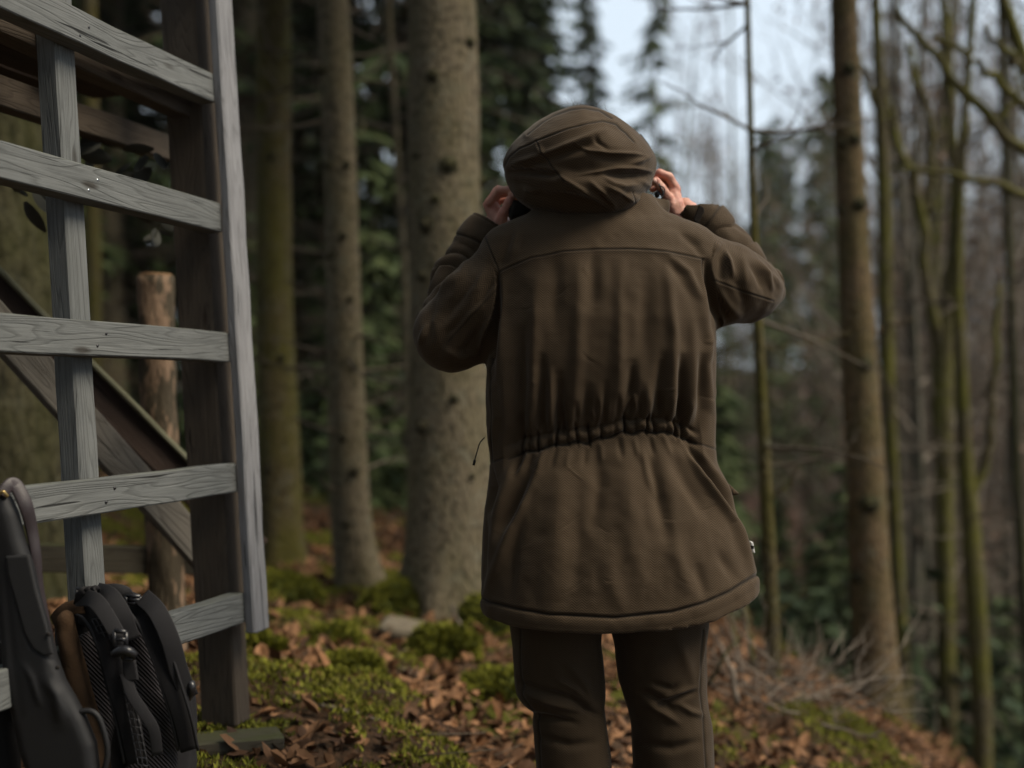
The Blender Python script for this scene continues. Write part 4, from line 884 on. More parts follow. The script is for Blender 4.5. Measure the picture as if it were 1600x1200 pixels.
HEMX = np.array([wx(740), wx(755), wx(800), wx(860), wx(960), wx(1040), wx(1100), wx(1150), wx(1190)]); HEMD = np.array([.462, .470, .478, .482, .482, .475, .462, .440, .415])
def hemz(x): return CZ-np.interp(x, HEMX, HEMD)
def torso(X, Y, Z):
    z = Z; xl = np.interp(z, zt, xlt); xr = np.interp(z, zt, xrt); b = np.interp(z, zt, bbt); f = np.interp(z, zt, fft)
    cx, ax = (xl+xr)/2, (xr-xl)/2; dy = Y-YT; by = np.where(dy < 0, b, f); n = 2.35
    u = np.abs((X-cx)/ax); w = np.abs(dy/by); q = (u**n+w**n)**(1/n)
    return (q-1)*np.minimum(ax, by)*.9
def S_(px, py, Y, rpx): p = P(px, py, Y); return (p.x, p.y, p.z), rpx/FPX*Y
ARML = [S_(806, 416, 2.43, 46), S_(752, 468, 2.44, 55), S_(706, 522, 2.47, 60)]
FARL = [S_(706, 516, 2.50, 55), S_(722, 440, 2.57, 42), S_(752, 378, 2.575, 36), S_(770, 348, 2.575, 32)]
ARMR = [S_(1070, 418, 2.43, 50), S_(1132, 442, 2.45, 60), S_(1172, 452, 2.49, 48), S_(1206, 456, 2.52, 20)]
FARR = [S_(1190, 446, 2.54, 33), S_(1150, 407, 2.575, 34), S_(1106, 352, 2.575, 33), S_(1069, 323, 2.575, 31)]
def chain(X, Y, Z, C, k=.03):
    d = None
    for (a, ra), (b, rb) in zip(C[:-1], C[1:]):
        e = caps(X, Y, Z, a, b, ra, rb); d = e if d is None else smin(d, e, k)
    return d
def cutend(d, X, Y, Z, C, ext=0.0):
    a = np.array(C[-2][0]); b = np.array(C[-1][0]); t = (b-a)/np.linalg.norm(b-a); e = b+t*ext
    return np.maximum(d, (X-e[0])*t[0]+(Y-e[1])*t[1]+(Z-e[2])*t[2])
def hollow(d, X, Y, Z, C, depth=.05, th=.006):
    a = np.array(C[-2][0]); b = np.array(C[-1][0]); t = (b-a)/np.linalg.norm(b-a); r = C[-1][1]-th
    inner = caps(X, Y, Z, b-t*depth, b+t*.08, r, r); return np.maximum(d, -inner)
h = .0046
X, Yg, Z = grid((-.26, 2.20, .62), (.66, 2.68, 1.575), h)
D = torso(X, Yg, Z)
hz = hemz(X); D = np.maximum(D, hz-Z)
inner = D+.012; D = np.maximum(D, -np.maximum(inner, Z-(hz+.16)))
# shoulders
D = smin(D, chain(X, Yg, Z, [S_(860, 352, 2.42, 30), S_(800, 392, 2.42, 40)]), .04)
D = smin(D, chain(X, Yg, Z, [S_(1000, 348, 2.42, 30), S_(1076, 388, 2.42, 40)]), .04)
D = smin(D, chain(X, Yg, Z, ARML), .035); D = smin(D, chain(X, Yg, Z, ARMR), .030)
fl = hollow(cutend(chain(X, Yg, Z, FARL), X, Yg, Z, FARL), X, Yg, Z, FARL); D = smin(D, fl, .010)
fr_ = hollow(cutend(chain(X, Yg, Z, FARR), X, Yg, Z, FARR), X, Yg, Z, FARR); D = smin(D, fr_, .010)
# standing collar
D = smin(D, chain(X, Yg, Z, [S_(880, 330, 2.43, 40), S_(985, 330, 2.43, 40)]), .03)
D = smin(D, chain(X, Yg, Z, [S_(1000, 338, 2.46, 28), S_(1022, 322, 2.49, 25)]), .02)
V, F = surfnets(D.astype(np.float32), (-.26, 2.20, .62), h)
del D, fl, fr_, inner
V = relax(V, F, 2); V, F = refine(V, F, 1)
N = vnormals(V, F); Q = toPx(V)
def at_pts(fn, *a): return fn(V[:, 0], V[:, 1], V[:, 2], *a)
dT = at_pts(torso); dAL = at_pts(chain, ARML); dAR = at_pts(chain, ARMR); dFL = at_pts(chain, FARL); dFR = at_pts(chain, FARR)
lab_ = np.argmin(np.stack([dT, dAL-.002, dAR-.002, dFL, dFR]), 0)
back = np.clip(-N[:, 1]*2.2+.15, 0, 1)
disp = np.zeros(len(V)); seam = np.zeros(len(V))
YOKE = [(781, 424), (800, 415), (830, 403), (880, 393), (930, 389), (990, 389), (1040, 393), (1072, 399), (1100, 405)]
WAX = [785, 800, 815, 848, 868, 890, 905, 920, 940, 958, 977, 990, 1004, 1020, 1040, 1061, 1078, 1094]; WAY = [709, 702, 696, 691, 684, 685, 681, 683, 677, 674, 667, 670, 665, 669, 666, 672, 677, 686]
def wl(x): return np.interp(x, WAX, WAY)
HG = [(754, 934), (762, 940), (800, 950), (860, 960), (960, 965), (1050, 956), (1100, 942), (1140, 925), (1184, 897)]
tor = [
 # vertical drape of the back: valleys then ridges
 ([(868, 405), (866, 520)], 13, -.005), ([(926, 398), (928, 480)], 11, -.0045), ([(1011, 430), (1006, 570)], 14, -.006), ([(838, 440), (834, 560), (832, 680)], 9, .0045), ([(905, 415), (903, 560), (895, 680)], 11, .005),
 ([(969, 410), (968, 560), (964, 670)], 10, .0045), ([(1042, 410), (1052, 520), (1054, 670)], 9, .0065), ([(793, 470), (788, 600), (793, 690)], 9, .005), ([(1083, 500), (1084, 600), (1080, 680)], 8, .005),
 ([(815, 520), (816, 600), (812, 690)], 9, -.009), ([(846, 560), (848, 640), (850, 690)], 8, -.008), ([(874, 590), (876, 684)], 8, -.009), ([(918, 610), (916, 680)], 8, -.008), ([(884, 640), (880, 684)], 5, -.006),
 ([(988, 570), (986, 620), (984, 674)], 8, -.010), ([(946, 600), (944, 674)], 6, -.005), ([(1036, 560), (1030, 620), (1026, 672)], 8, -.009), ([(1064, 560), (1066, 620), (1068, 674)], 7, -.010), ([(1097, 560), (1098, 640), (1092, 684)], 8, -.008),
 ([(1013, 600), (1010, 672)], 7, .005), ([(861, 580), (862, 684)], 6, .005), ([(940, 620), (936, 676)], 5, .004), ([(975, 640), (990, 618), (994, 640), (985, 668)], 4, .0045), ([(926, 640), (930, 660)], 5, .004),
 # creases under the yoke and at the armholes
 ([(1040, 396), (1076, 425), (1094, 465), (1100, 520)], 6, .0035), ([(1032, 402), (1064, 430), (1082, 470)], 9, -.004), ([(920, 402), (914, 420), (922, 434)], 4, .001),
 ([(800, 360), (786, 400), (778, 424)], 7, -.004), ([(812, 356), (798, 400)], 7, .003), ([(1060, 362), (1088, 384), (1098, 404)], 7, -.004),
 ([(775, 430), (776, 470), (772, 520), (766, 566)], 7, -.016), ([(784, 440), (786, 520), (778, 600)], 6, .005), ([(1104, 410), (1108, 440), (1118, 480), (1130, 508)], 6, -.013), ([(1096, 430), (1104, 500), (1110, 560)], 6, .004),
 ([(1110, 520), (1104, 570), (1112, 640)], 6, .005), ([(770, 600), (776, 650), (766, 700)], 7, .005),
 # skirt
 ([(800, 730), (778, 800), (766, 880)], 8, .008), ([(832, 734), (806, 780), (778, 830)], 11, -.016), ([(850, 704), (822, 770), (790, 850), (760, 925)], 8, .009), ([(812, 706), (800, 740)], 6, -.006),
 ([(930, 700), (936, 760), (928, 830)], 12, -.006), ([(880, 705), (872, 800), (860, 940)], 22, .006), ([(1012, 712), (1030, 780), (1048, 850)], 12, -.010), ([(1004, 700), (1012, 740), (1022, 770)], 7, .007),
 ([(972, 700), (985, 800), (1000, 940)], 20, .006), ([(1040, 800), (1058, 870), (1078, 930)], 12, .005), ([(960, 850), (950, 900), (975, 960)], 14, .004),  
 ([(1064, 684), (1098, 745), (1148, 815), (1176, 892)], 6, .012), ([(1078, 700), (1114, 748), (1156, 818)], 7, -.012), ([(1092, 705), (1128, 755), (1164, 815)], 6, .006), ([(1046, 705), (1070, 750), (1108, 810)], 12, -.007),
 ([(900, 760), (905, 860), (890, 950)], 16, -.004), ([(812, 800), (800, 870), (796, 940)], 9, -.005), ([(766, 730), (772, 760), (764, 800)], 5, -.008), ([(758, 800), (756, 860), (754, 920)], 5, -.006), ([(1120, 860), (1150, 905)], 9, -.004), ([(1088, 880), (1102, 930)], 9, -.0045),
]
tm = (lab_ == 0)
disp += np.where(tm, strokes(Q, tor), 0)*back*np.where(Q[:, 1] < 690, 1.5, 1.4)
# cinched waist channel with gathers
d = Q[:, 1]-wl(Q[:, 0]); inw = np.clip((Q[:, 0]-786)/14, 0, 1)*np.clip((1098-Q[:, 0])/14, 0, 1)*back*tm
cw = 1+.45*vnoise(np.stack([Q[:, 0]/17, Q[:, 1]*0+.5, Q[:, 1]*0+.5], 1), 77)
disp += inw*(-.018*np.exp(-(d/34)**2)+.0042*cw*np.exp(-(d/5.6)**2.0)-.006*cw*np.exp(-((d-10)/3)**2)-.005*np.exp(-((d+10)/3.5)**2))
gath = []
grn = random.Random(3)
for x, a in ((810, .012), (824, .006), (838, .013), (856, .005), (868, .017), (886, .006), (901, .010), (921, .015), (940, .009), (962, .004), (978, .018), (996, .005), (1014, .018), (1026, .010), (1046, .004), (1061, .016), (1073, .012)):
    y = float(wl(x)); s = grn.uniform(-5, 5)
    gath.append(([(x-s, y-19), (x, y), (x+s*.6, y+15)], grn.uniform(1.9, 3.0), -a*.9)); gath.append(([(x+7-s, y-12), (x+8, y), (x+7, y+9)], 4, .002))
disp += strokes(Q, gath)*inw
lo = [([(x, float(wl(x))+14), (x+(x-940)*.10, float(wl(x))+44)], 5, (-.005 if i % 2 else .004)) for i, x in enumerate((806, 812, 820, 830, 848, 868, 890, 915, 940, 968, 992, 1016, 1040, 1066))]
lo += [([(x, float(wl(x))-14), (x+1, float(wl(x))-50)], 4.5, (-.006 if i % 2 else .004)) for i, x in enumerate((800, 812, 827, 842, 856, 870, 884, 900, 918, 932, 950, 966, 984, 1002, 1018, 1034, 1050, 1066, 1080))]
disp += strokes(Q, lo)*back*tm
# seams
hem = np.array(HG, float)
def seamline(pts, w, dep, msk, ledge=.0015):
    global disp, seam
    a = strokes(Q, [(pts, w, 1.0, 's')])*msk; disp -= a*dep; seam = np.maximum(seam, np.clip(a*1.15-.15, 0, 1)*.85)
    disp += strokes(Q, [(pts, w*4, ledge, 's')])*msk
seamline(YOKE, 1.5, .0022, back*(lab_ == 0))
a_ = strokes(Q, [([(x, y+4.5) for x, y in YOKE], 1.0, 1.0, 's')])*back*(lab_ == 0); seam = np.maximum(seam, a_*.35)
a_ = strokes(Q, [([(x, y-5) for x, y in HG], 1.0, 1.0, 's')])*back*tm; seam = np.maximum(seam, a_*.3)
seamline(HG, 2.2, .005, back*tm, .001)
hd = np.interp(Q[:, 0], hem[:, 0], hem[:, 1]); hb = np.clip((Q[:, 1]-hd)/4, 0, 1)*tm; disp += hb*.006*np.sin(np.pi*np.clip((Q[:, 1]-hd)/24, 0.15, .85))*.45
disp += hb*.0014*vnoise(np.stack([Q[:, 0]/14+Q[:, 1]/30, Q[:, 1]*0, Q[:, 1]*0+.5], 1), 12)
wv = [(x, float(wl(x))+10+2.0*math.sin(x*.16)) for x in range(792, 1096, 6)]; seamline(wv, 1.5, .002, back*tm, 0)
seamline([(760, 726), (786, 716)], 1.4, .0016, tm*1.0, 0); seamline([(1096, 694), (1118, 702)], 1.4, .0016, tm*1.0, 0)
seamline([(764, 560), (770, 640), (768, 720)], 1.4, .003, tm*1.0, 0)
# left sleeve
al = [([(777, 448), (738, 490), (698, 534)], 5, .004), ([(667, 505), (662, 520), (657, 536)], 4, .005), ([(768, 496), (756, 520), (748, 545)], 6, .008), ([(752, 505), (738, 535), (715, 560)], 9, -.007), ([(752, 378), (758, 392), (768, 404)], 4, -.004),
 ([(712, 428), (700, 442), (686, 456)], 6, .006), ([(735, 440), (716, 470), (690, 500)], 9, -.006), ([(730, 405), (722, 425), (705, 445)], 6, .004), ([(680, 470), (668, 500), (672, 540)], 8, -.004), ([(725, 500), (700, 520), (680, 560)], 8, -.005),
 ([(770, 440), (752, 470), (742, 480)], 5, -.005), ([(690, 545), (720, 560), (745, 555)], 6, .004), ([(760, 420), (745, 450), (735, 458)], 6, .004)]
mAL = (lab_ == 1)*np.clip(-N[:, 1]*2+.3, 0, 1); disp += strokes(Q, al)*mAL*1.5
seamline([(779, 450), (738, 492), (700, 534)], 1.3, .0012, mAL, 0)
# shoulder seam over both
seamline([(756, 366), (764, 385), (772, 405), (779, 424), (778, 450)], 1.3, .002, back*((lab_ == 1) | (lab_ == 0)), .001)
ar = [([(1133, 394), (1140, 410), (1145, 430)], 4, .006), ([(1126, 400), (1128, 420), (1126, 440)], 6, -.005), ([(1184, 408), (1197, 428), (1206, 450)], 4, .006), ([(1174, 412), (1186, 432), (1192, 452)], 6, -.005), ([(1108, 374), (1106, 384), (1114, 392)], 5, -.009), ([(1104, 402), (1114, 392), (1124, 382)], 5, .006),
 ([(1150, 440), (1165, 470), (1160, 490)], 8, -.005), ([(1120, 455), (1140, 480), (1160, 498)], 7, .004), ([(1105, 440), (1120, 470), (1136, 500)], 8, -.010), ([(1160, 400), (1164, 430), (1166, 446)], 6, .003), ([(1196, 420), (1212, 438), (1222, 452)], 5, .004), ([(1130, 500), (1126, 506)], 4, .006)]
mAR = (lab_ == 2)*np.clip(-N[:, 1]*2+.3, 0, 1); disp += strokes(Q, ar)*mAR*1.5
seamline([(1095, 425), (1115, 437), (1160, 455), (1208, 470)], 1.4, .0018, mAR, .0015)
seamline([(1098, 405), (1097, 425), (1104, 455)], 1.3, .002, back, .001)
# bunched forearm sleeves: folds run across the sleeve
def arm_t(C):
    a = np.array(C[0][0]); out = np.full(len(V), 1e9); tt = np.zeros(len(V)); acc = 0
    for (p, r), (q, s) in zip(C[:-1], C[1:]):
        p, q = np.array(p), np.array(q); d_ = q-p; L = np.linalg.norm(d_); t = np.clip((V-p)@d_/L**2, 0, 1); dd = np.linalg.norm(V-p-t[:, None]*d_, axis=1); m = dd < out
        out[m] = dd[m]; tt[m] = (acc+t[m]*L); acc += L
    return tt, acc
for lb, C, sd_ in ((3, FARL, 5), (4, FARR, 9)):
    t, L = arm_t(C); m = (lab_ == lb); f = np.clip((L-.075-t)/.04, 0, 1)
    ph = t/.034+1.0*fbm(V*9, sd_, 2)+.35*(V[:, 0]-V[:, 2])*10
    w_ = np.abs(np.sin(np.pi*ph)); disp += m*f*(.011*(w_**.6)-.007+.004*fbm(V*26, sd_+2, 2))
    g_ = np.exp(-((t-(L-.062))/.003)**2)*m; disp -= g_*.003; seam = np.maximum(seam, g_*.6)
    g_ = np.exp(-((t-(L-.008))/.0025)**2)*m; disp -= g_*.0015
# soft overall unevenness of heavy cloth
disp += .0014*fbm(V*np.array([16, 16, 7]), 20, 3)+.0010*fbm(V*38, 22, 2)
for _k in range(26):
    _x = grn.uniform(770, 1110); _y = grn.choice((grn.uniform(410, 640), grn.uniform(720, 930))); _a = grn.uniform(-.9, .9); _l = grn.uniform(12, 34)
    _e = ([(_x, _y), (_x+_l*.5, _y+_a*_l*.5+2), (_x+_l, _y+_a*_l)], grn.uniform(1.8, 3), grn.uniform(-.0016, .0016)); disp += strokes(Q, [_e])*back*tm
V = V+N*disp[:, None]
# weave coordinates: straight on the back, turned along the sleeves
u = np.where(tm, V[:, 0], 0); w = np.where(tm, V[:, 2], 0)
flare = np.clip((wz(690)-V[:, 2])/.35, 0, 1); u = np.where(tm, V[:, 0]-(.17)*flare*(V[:, 0]-wx(950))*.55, u)
for lb, C, dr in ((1, ARML, None), (2, ARMR, None), (3, FARL, None), (4, FARR, None)):
    a, b = np.array(C[0][0]), np.array(C[-1][0]); d_ = (b-a)/np.linalg.norm(b-a); s_ = np.cross(d_, (0, 1, 0)); s_ /= np.linalg.norm(s_); m = lab_ == lb
    u = np.where(m, V@s_, u); w = np.where(m, V@d_, w)
weave = np.stack([u, w, u*0], 1)
jacket = mk('parka', V, F, M['cloth'], person, True, {'weave': ('FLOAT_VECTOR', weave), 'seam': ('FLOAT', seam)})

# --- hood
h = .0036
X, Yg, Z = grid((-.04, 2.22, 1.48), (.35, 2.66, 1.80), h)
def HE(px, py, Y, rx, ry, rz, rot): p = P(px, py, Y); return ell(X, Yg, Z, p, (rx/FPX*Y, ry, rz/FPX*Y), rot)
hp = P(905, 256, 2.45); sx_ = 2.45/FPX; dx = (X-hp.x)/(119*sx_); dz = (Z-hp.z)/(np.where(Z > hp.z, 85, 82)*sx_); nn_ = np.where(Z > hp.z, 1.52, 2.2)
rr_ = (np.abs(dx)**nn_+np.abs(dz)**nn_)**(1/nn_); D = (np.sqrt(rr_**2+((Yg-2.45)/np.where(Yg < 2.45, .185, .27))**2)-1)*.11
D = smin(D, HE(908, 304, 2.40, 96, .130, 38, -.05), .015)
pc = P(900, 262, 2.60); D = np.maximum(D, -ell(X, Yg, Z, pc, (.128, .19, .125), 0)); D = np.maximum(D, Yg-(2.555+(Z-1.6)*.15))
V, F = surfnets(D.astype(np.float32), (-.04, 2.22, 1.48), h); V = relax(V, F, 2); V, F = refine(V, F, 1); N = vnormals(V, F); Q = toPx(V)
back = np.clip(-N[:, 1]*1.6+.45, 0, 1); disp = np.zeros(len(V)); seam = np.zeros(len(V)); one = back
hs = [
 ([(838, 232), (852, 240), (899, 222), (945, 202)], 5, .006), ([(850, 250), (900, 234), (940, 218)], 7, -.006), ([(800, 256), (815, 252), (846, 242)], 5, .006), ([(800, 264), (830, 258), (852, 254)], 5, -.004),
 ([(900, 226), (920, 235), (952, 239), (990, 240), (1008, 243)], 3.2, .0042), ([(925, 245), (955, 249), (990, 251)], 8, -.0035), ([(930, 214), (938, 224), (948, 232)], 4, -.004), ([(955, 196), (975, 206), (985, 218)], 6, -.003),
 ([(789, 270), (825, 268), (868, 273)], 6, -.011), ([(795, 262), (830, 261), (870, 266)], 4, .004), ([(900, 273), (935, 269), (964, 262), (990, 262), (1018, 268)], 3.2, .0050), ([(946, 271), (974, 274), (1014, 273)], 5.5, -.0085),
 ([(945, 278), (958, 287), (975, 291), (996, 289)], 3.5, .004), ([(985, 256), (1004, 250), (1018, 244)], 4, .004), ([(876, 278), (910, 297), (935, 313), (955, 324)], 4, .0055), ([(922, 284), (942, 302), (962, 324)], 4, .0045),
 ([(950, 292), (975, 304), (992, 316)], 4, .005), ([(935, 300), (946, 312), (955, 320)], 4, -.006), ([(820, 300), (850, 309), (890, 313), (938, 322)], 12, -.013), ([(815, 292), (826, 300), (834, 304)], 4, .006), ([(800, 285), (840, 292), (880, 290)], 8, -.006),
 ([(830, 322), (880, 331), (940, 334), (1000, 322)], 6, .006), ([(795, 290), (806, 305), (822, 318)], 6, .006), ([(795, 300), (800, 315)], 5, -.008), ([(968, 306), (990, 300), (1012, 306)], 7, -.006), ([(880, 262), (905, 268), (930, 262)], 8, -.004),
 ([(1000, 282), (1016, 290), (1018, 306)], 5, .004)]
disp += strokes(Q, hs)*back*1.25
seamline([(784, 285), (787, 262), (795, 246), (812, 232), (846, 218), (889, 202), (918, 194), (940, 190), (963, 194), (978, 206), (990, 222)], 1.5, .0022, back, .0022)
seamline([(838, 220), (846, 238), (859, 255), (874, 276), (882, 284)], 1.3, .0018, back, .0012)
seamline([(993, 300), (993, 326)], 1.3, .0014, back, 0)
seamline([(824, 210), (845, 193), (867, 180), (890, 173), (912, 170), (935, 174), (955, 186)], 1.6, .003, np.ones(len(V)), .002)
disp += .0022*fbm(V*np.array([14, 14, 22]), 30, 3)
V = V+N*disp[:, None]
weave = np.stack([V[:, 0]*.97+V[:, 2]*.2, V[:, 2]*.97-V[:, 0]*.2, V[:, 0]*0], 1)
hood = mk('hood', V, F, M['cloth'], person, True, {'weave': ('FLOAT_VECTOR', weave), 'seam': ('FLOAT', seam)})
# rim of the opening, showing above the crown of the hood
v, f = tube(spline([P(802, 240, 2.51), P(826, 212, 2.515), P(862, 186, 2.52), P(905, 168, 2.525), P(942, 179, 2.52), P(970, 197, 2.515), P(995, 222, 2.51), P(1012, 248, 2.51)], 40), .0060, 8)
mk('hood_rim', v, f, M['cloth'], person, True, {'weave': ('FLOAT_VECTOR', v), 'seam': ('FLOAT', v[:, 0]*0)})
v, f = tube(spline([P(1000, 212, 2.56), P(1008, 222, 2.58), P(1014, 232, 2.6), P(1012, 246, 2.6)], 12), .004, 8); mk('glasses_temple', v, f, M['plastic'], person)

# --- body: head, neck, trunk, arms and hands as one mesh
parts_ = []
h = .0048
X, Yg, Z = grid((-.02, 2.33, 1.42), (.33, 2.72, 1.86), h)
hc = np.array(P(905, 250, 2.505))
def at_(dx, dy, dz): return hc+np.array((dx, dy, dz))
D = ell(X, Yg, Z, at_(0, 0, .0), (.073, .092, .098)); D = smin(D, ell(X, Yg, Z, at_(0, .025, -.06), (.060, .068, .062)), .03)     # skull, jaw
D = smin(D, caps(X, Yg, Z, at_(0, .094, -.012), at_(0, .112, -.040), .008, .013), .012)                                          # nose
D = smin(D, caps(X, Yg, Z, at_(-.035, .088, .018), at_(.035, .088, .018), .008, .008), .012)                                     # brow
for s in (-1, 1):
    D = np.maximum(D, -(ell(X, Yg, Z, at_(s*.030, .104, -.004), (.015, .012, .009)))); D = smin(D, ell(X, Yg, Z, at_(s*.030, .085, -.004), (.013, .012, .012)), .003)
    D = smin(D, ell(X, Yg, Z, at_(s*.076, -.002, -.018), (.009, .020, .031)), .006)
D = smin(D, caps(X, Yg, Z, at_(-.020, .096, -.066), at_(.020, .096, -.066), .006, .006), .006); D = np.maximum(D, -caps(X, Yg, Z, at_(-.022, .105, -.065), at_(.022, .105, -.065), .0035, .0035))
D = smin(D, caps(X, Yg, Z, at_(0, -.02, -.07), at_(0, -.03, -.22), .055, .062), .03)
V, F = surfnets(D.astype(np.float32), (-.02, 2.33, 1.42), h); V = relax(V, F, 1); parts_.append((V, F)); headV, headF = V, F
# hidden trunk and limbs, coarse
h = .014
X, Yg, Z = grid((-.26, 2.15, -.1), (.68, 2.75, 1.6), h)
def c3(a, b, ra, rb): return caps(X, Yg, Z, a, b, ra, rb)
cx = wx(945)
D = smin(ell(X, Yg, Z, (cx, 2.44, 1.28), (.17, .095, .24)), ell(X, Yg, Z, (cx, 2.44, .92), (.155, .095, .2)), .08)
for C in (ARML, ARMR, FARL, FARR):
    for (a, ra), (b, rb) in zip(C[:-1], C[1:]): D = smin(D, c3(a, b, min(ra*.5, .045), min(rb*.5, .026)), .03)
LEGS = [[(872, 990, 2.43, 68), (878, 1090, 2.44, 56), (886, 1130, 2.45, 50), (894, 1300, 2.44, 48), (900, 1440, 2.43, 38)],
        [(1030, 985, 2.43, 72), (1038, 1070, 2.44, 62), (1046, 1130, 2.45, 55), (1050, 1300, 2.44, 48), (1052, 1440, 2.43, 38)]]
for Lg in LEGS:
    for a, b in zip(Lg[:-1], Lg[1:]): D = smin(D, c3(tuple(P(*a[:3])), tuple(P(*b[:3])), a[3]/FPX*2.4*.62, b[3]/FPX*2.4*.62), .03)
V, F = surfnets(D.astype(np.float32), (-.26, 2.15, -.1), h); parts_.append((V, F))
# hands
def hand(lo, hi, prims, seed, cuts=()):
    h = .0016
    X, Yg, Z = grid(lo, hi, h); D = None
    for pr in prims:
        pts, k = pr[0], pr[1]; e = None
        for a, b in zip(pts[:-1], pts[1:]):
            ca = caps(X, Yg, Z, tuple(P(*a[:3])), tuple(P(*b[:3])), a[3]/1000, b[3]/1000); e = ca if e is None else smin(e, ca, .003)
        D = e if D is None else smin(D, e, k)
    V, F = surfnets(D.astype(np.float32), lo, h); V = relax(V, F, 1); N = vnormals(V, F)
    return V+N*(.0007*fbm(V*110, seed, 2))[:, None], F
YH = 2.56
LH = [  # (px, py, Y, radius mm): palm, wrist, then fingers from the index outwards, thumb
 ([(782, 352, YH+.01, 24), (776, 362, YH+.012, 24)], .01), ([(770, 326, YH+.012, 17), (782, 352, YH+.01, 22)], .01), ([(768, 322, YH+.03, 14), (778, 350, YH+.025, 17)], .008),
 ([(764, 316, YH-.002, 10.5), (779, 297, YH-.012, 9.5), (796, 298, YH-.02, 8.5), (806, 304, YH-.016, 7.5)], .0035),
 ([(762, 320, YH+.016, 10.5), (776, 299, YH+.010, 9.5), (796, 296, YH+.0, 8.5), (808, 303, YH+.002, 7.5)], .0035),
 ([(764, 326, YH+.034, 10), (778, 304, YH+.03, 9), (798, 302, YH+.022, 8.2), (808, 308, YH+.022, 7.2)], .0035),
 ([(768, 332, YH+.048, 9), (780, 314, YH+.048, 8), (796, 312, YH+.042, 7.4), (804, 318, YH+.042, 6.6)], .0035),
 ([(781, 350, YH-.008, 14), (787, 333, YH-.022, 11.5), (795, 317, YH-.030, 10.2), (801, 305, YH-.030, 8.8)], .006)]
RH = [
 ([(1058, 335, YH+.01, 22), (1066, 352, YH+.012, 23)], .012), ([(1051, 302, YH, 15), (1055, 320, YH-.001, 18.5), (1061, 344, YH+.004, 22)], .012), ([(1050, 305, YH+.01, 16), (1056, 336, YH+.008, 21)], .012), ([(1056, 308, YH+.03, 14), (1058, 340, YH+.026, 18)], .008),
 ([(1055, 294, YH-.002, 10.5), (1045, 276, YH-.012, 9.5), (1030, 270, YH-.018, 8.5), (1018, 276, YH-.014, 7.5)], .0035),
 ([(1057, 296, YH+.016, 10.5), (1045, 277, YH+.008, 9.5), (1028, 272, YH+.0, 8.5), (1016, 279, YH+.002, 7.5)], .0035),
 ([(1057, 302, YH+.034, 10), (1044, 284, YH+.028, 9), (1028, 280, YH+.022, 8.2), (1017, 287, YH+.022, 7.2)], .0035),
 ([(1055, 310, YH+.048, 9), (1042, 294, YH+.046, 8), (1028, 291, YH+.042, 7.4), (1020, 296, YH+.042, 6.6)], .0035),
 ([(1052, 330, YH-.006, 14), (1043, 308, YH-.020, 11.5), (1033, 293, YH-.030, 10), (1025, 282, YH-.030, 8.6)], .006)]
for prims, sd_ in ((LH, 1), (RH, 2)):
    pts = np.array([tuple(P(*p[:3])) for pr in prims for p in pr[0]]); parts_.append(hand(tuple(pts.min(0)-.03), tuple(pts.max(0)+.03), prims, sd_))
BV = np.concatenate([p[0] for p in parts_]); off = np.cumsum([0]+[len(p[0]) for p in parts_[:-1]]); BF = np.concatenate([p[1]+o for p, o in zip(parts_, off)])
mk('body', BV, BF, M['skin'], person)
for (px, py, d_) in ((802, 306, (1, -.4, .6)), (1024, 283, (-1, -.3, .6))):
    c = P(px, py, YH-.0385); v, f = tube([c+Vector((0, .0008, -.005)), c+Vector((.0005*d_[0], -.0002, 0)), c+Vector((.001*d_[0], .0012, .006))], [.0035, .0048, .0035], 10); v[:, 1] = c.y+(v[:, 1]-c.y)*.25; mk('thumbnail', v, f, M['nail'], person)
# hair: a cap on the skull and loose wisps at the crown
N = vnormals(headV, headF); loc = headV-hc
sel = (loc[:, 2] > .03-.45*np.clip(-loc[:, 1], -.1, .1)*1.6) & (loc[:, 1] < .075) & (loc[:, 2] > -.07)
fs = headF[sel[headF].all(1)]; ids = np.unique(fs); rm = -np.ones(len(headV), int); rm[ids] = np.arange(len(ids)); hv = headV[ids]+N[ids]*(.009+.003*fbm(headV[ids]*40, 3))[:, None]
mk('hair', hv, rm[fs], M['hair'], person)
rn = random.Random(9); out = []
for i in range(46):
    x = rn.gauss(908, 16); a = P(x, 174+rn.uniform(-2, 4), 2.52+rn.uniform(-.02, .02)); d_ = Vector((rn.gauss(.25, .5), rn.uniform(-.3, .3), rn.uniform(.3, 1))).normalized(); L = rn.uniform(.015, .034)
    out.append(tube([a, a+d_*L*.5+Vector((0, 0, .003)), a+d_*L+Vector((rn.uniform(-.01, .01), 0, 0))], [.0004, .00035, .0002], 3, False))
for i in range(30):
    a = P(rn.uniform(1004, 1014), rn.uniform(225, 250), 2.55); d_ = Vector((rn.uniform(.1, .8), rn.uniform(-.2, .6), rn.uniform(-.8, .8))).normalized(); L = rn.uniform(.012, .025); out.append(tube([a, a+d_*L], [.0006, .0003], 3, False))
v, f = join(out); tag(mk('loose_hair', v, f, M['hair'], person), kind='stuff')

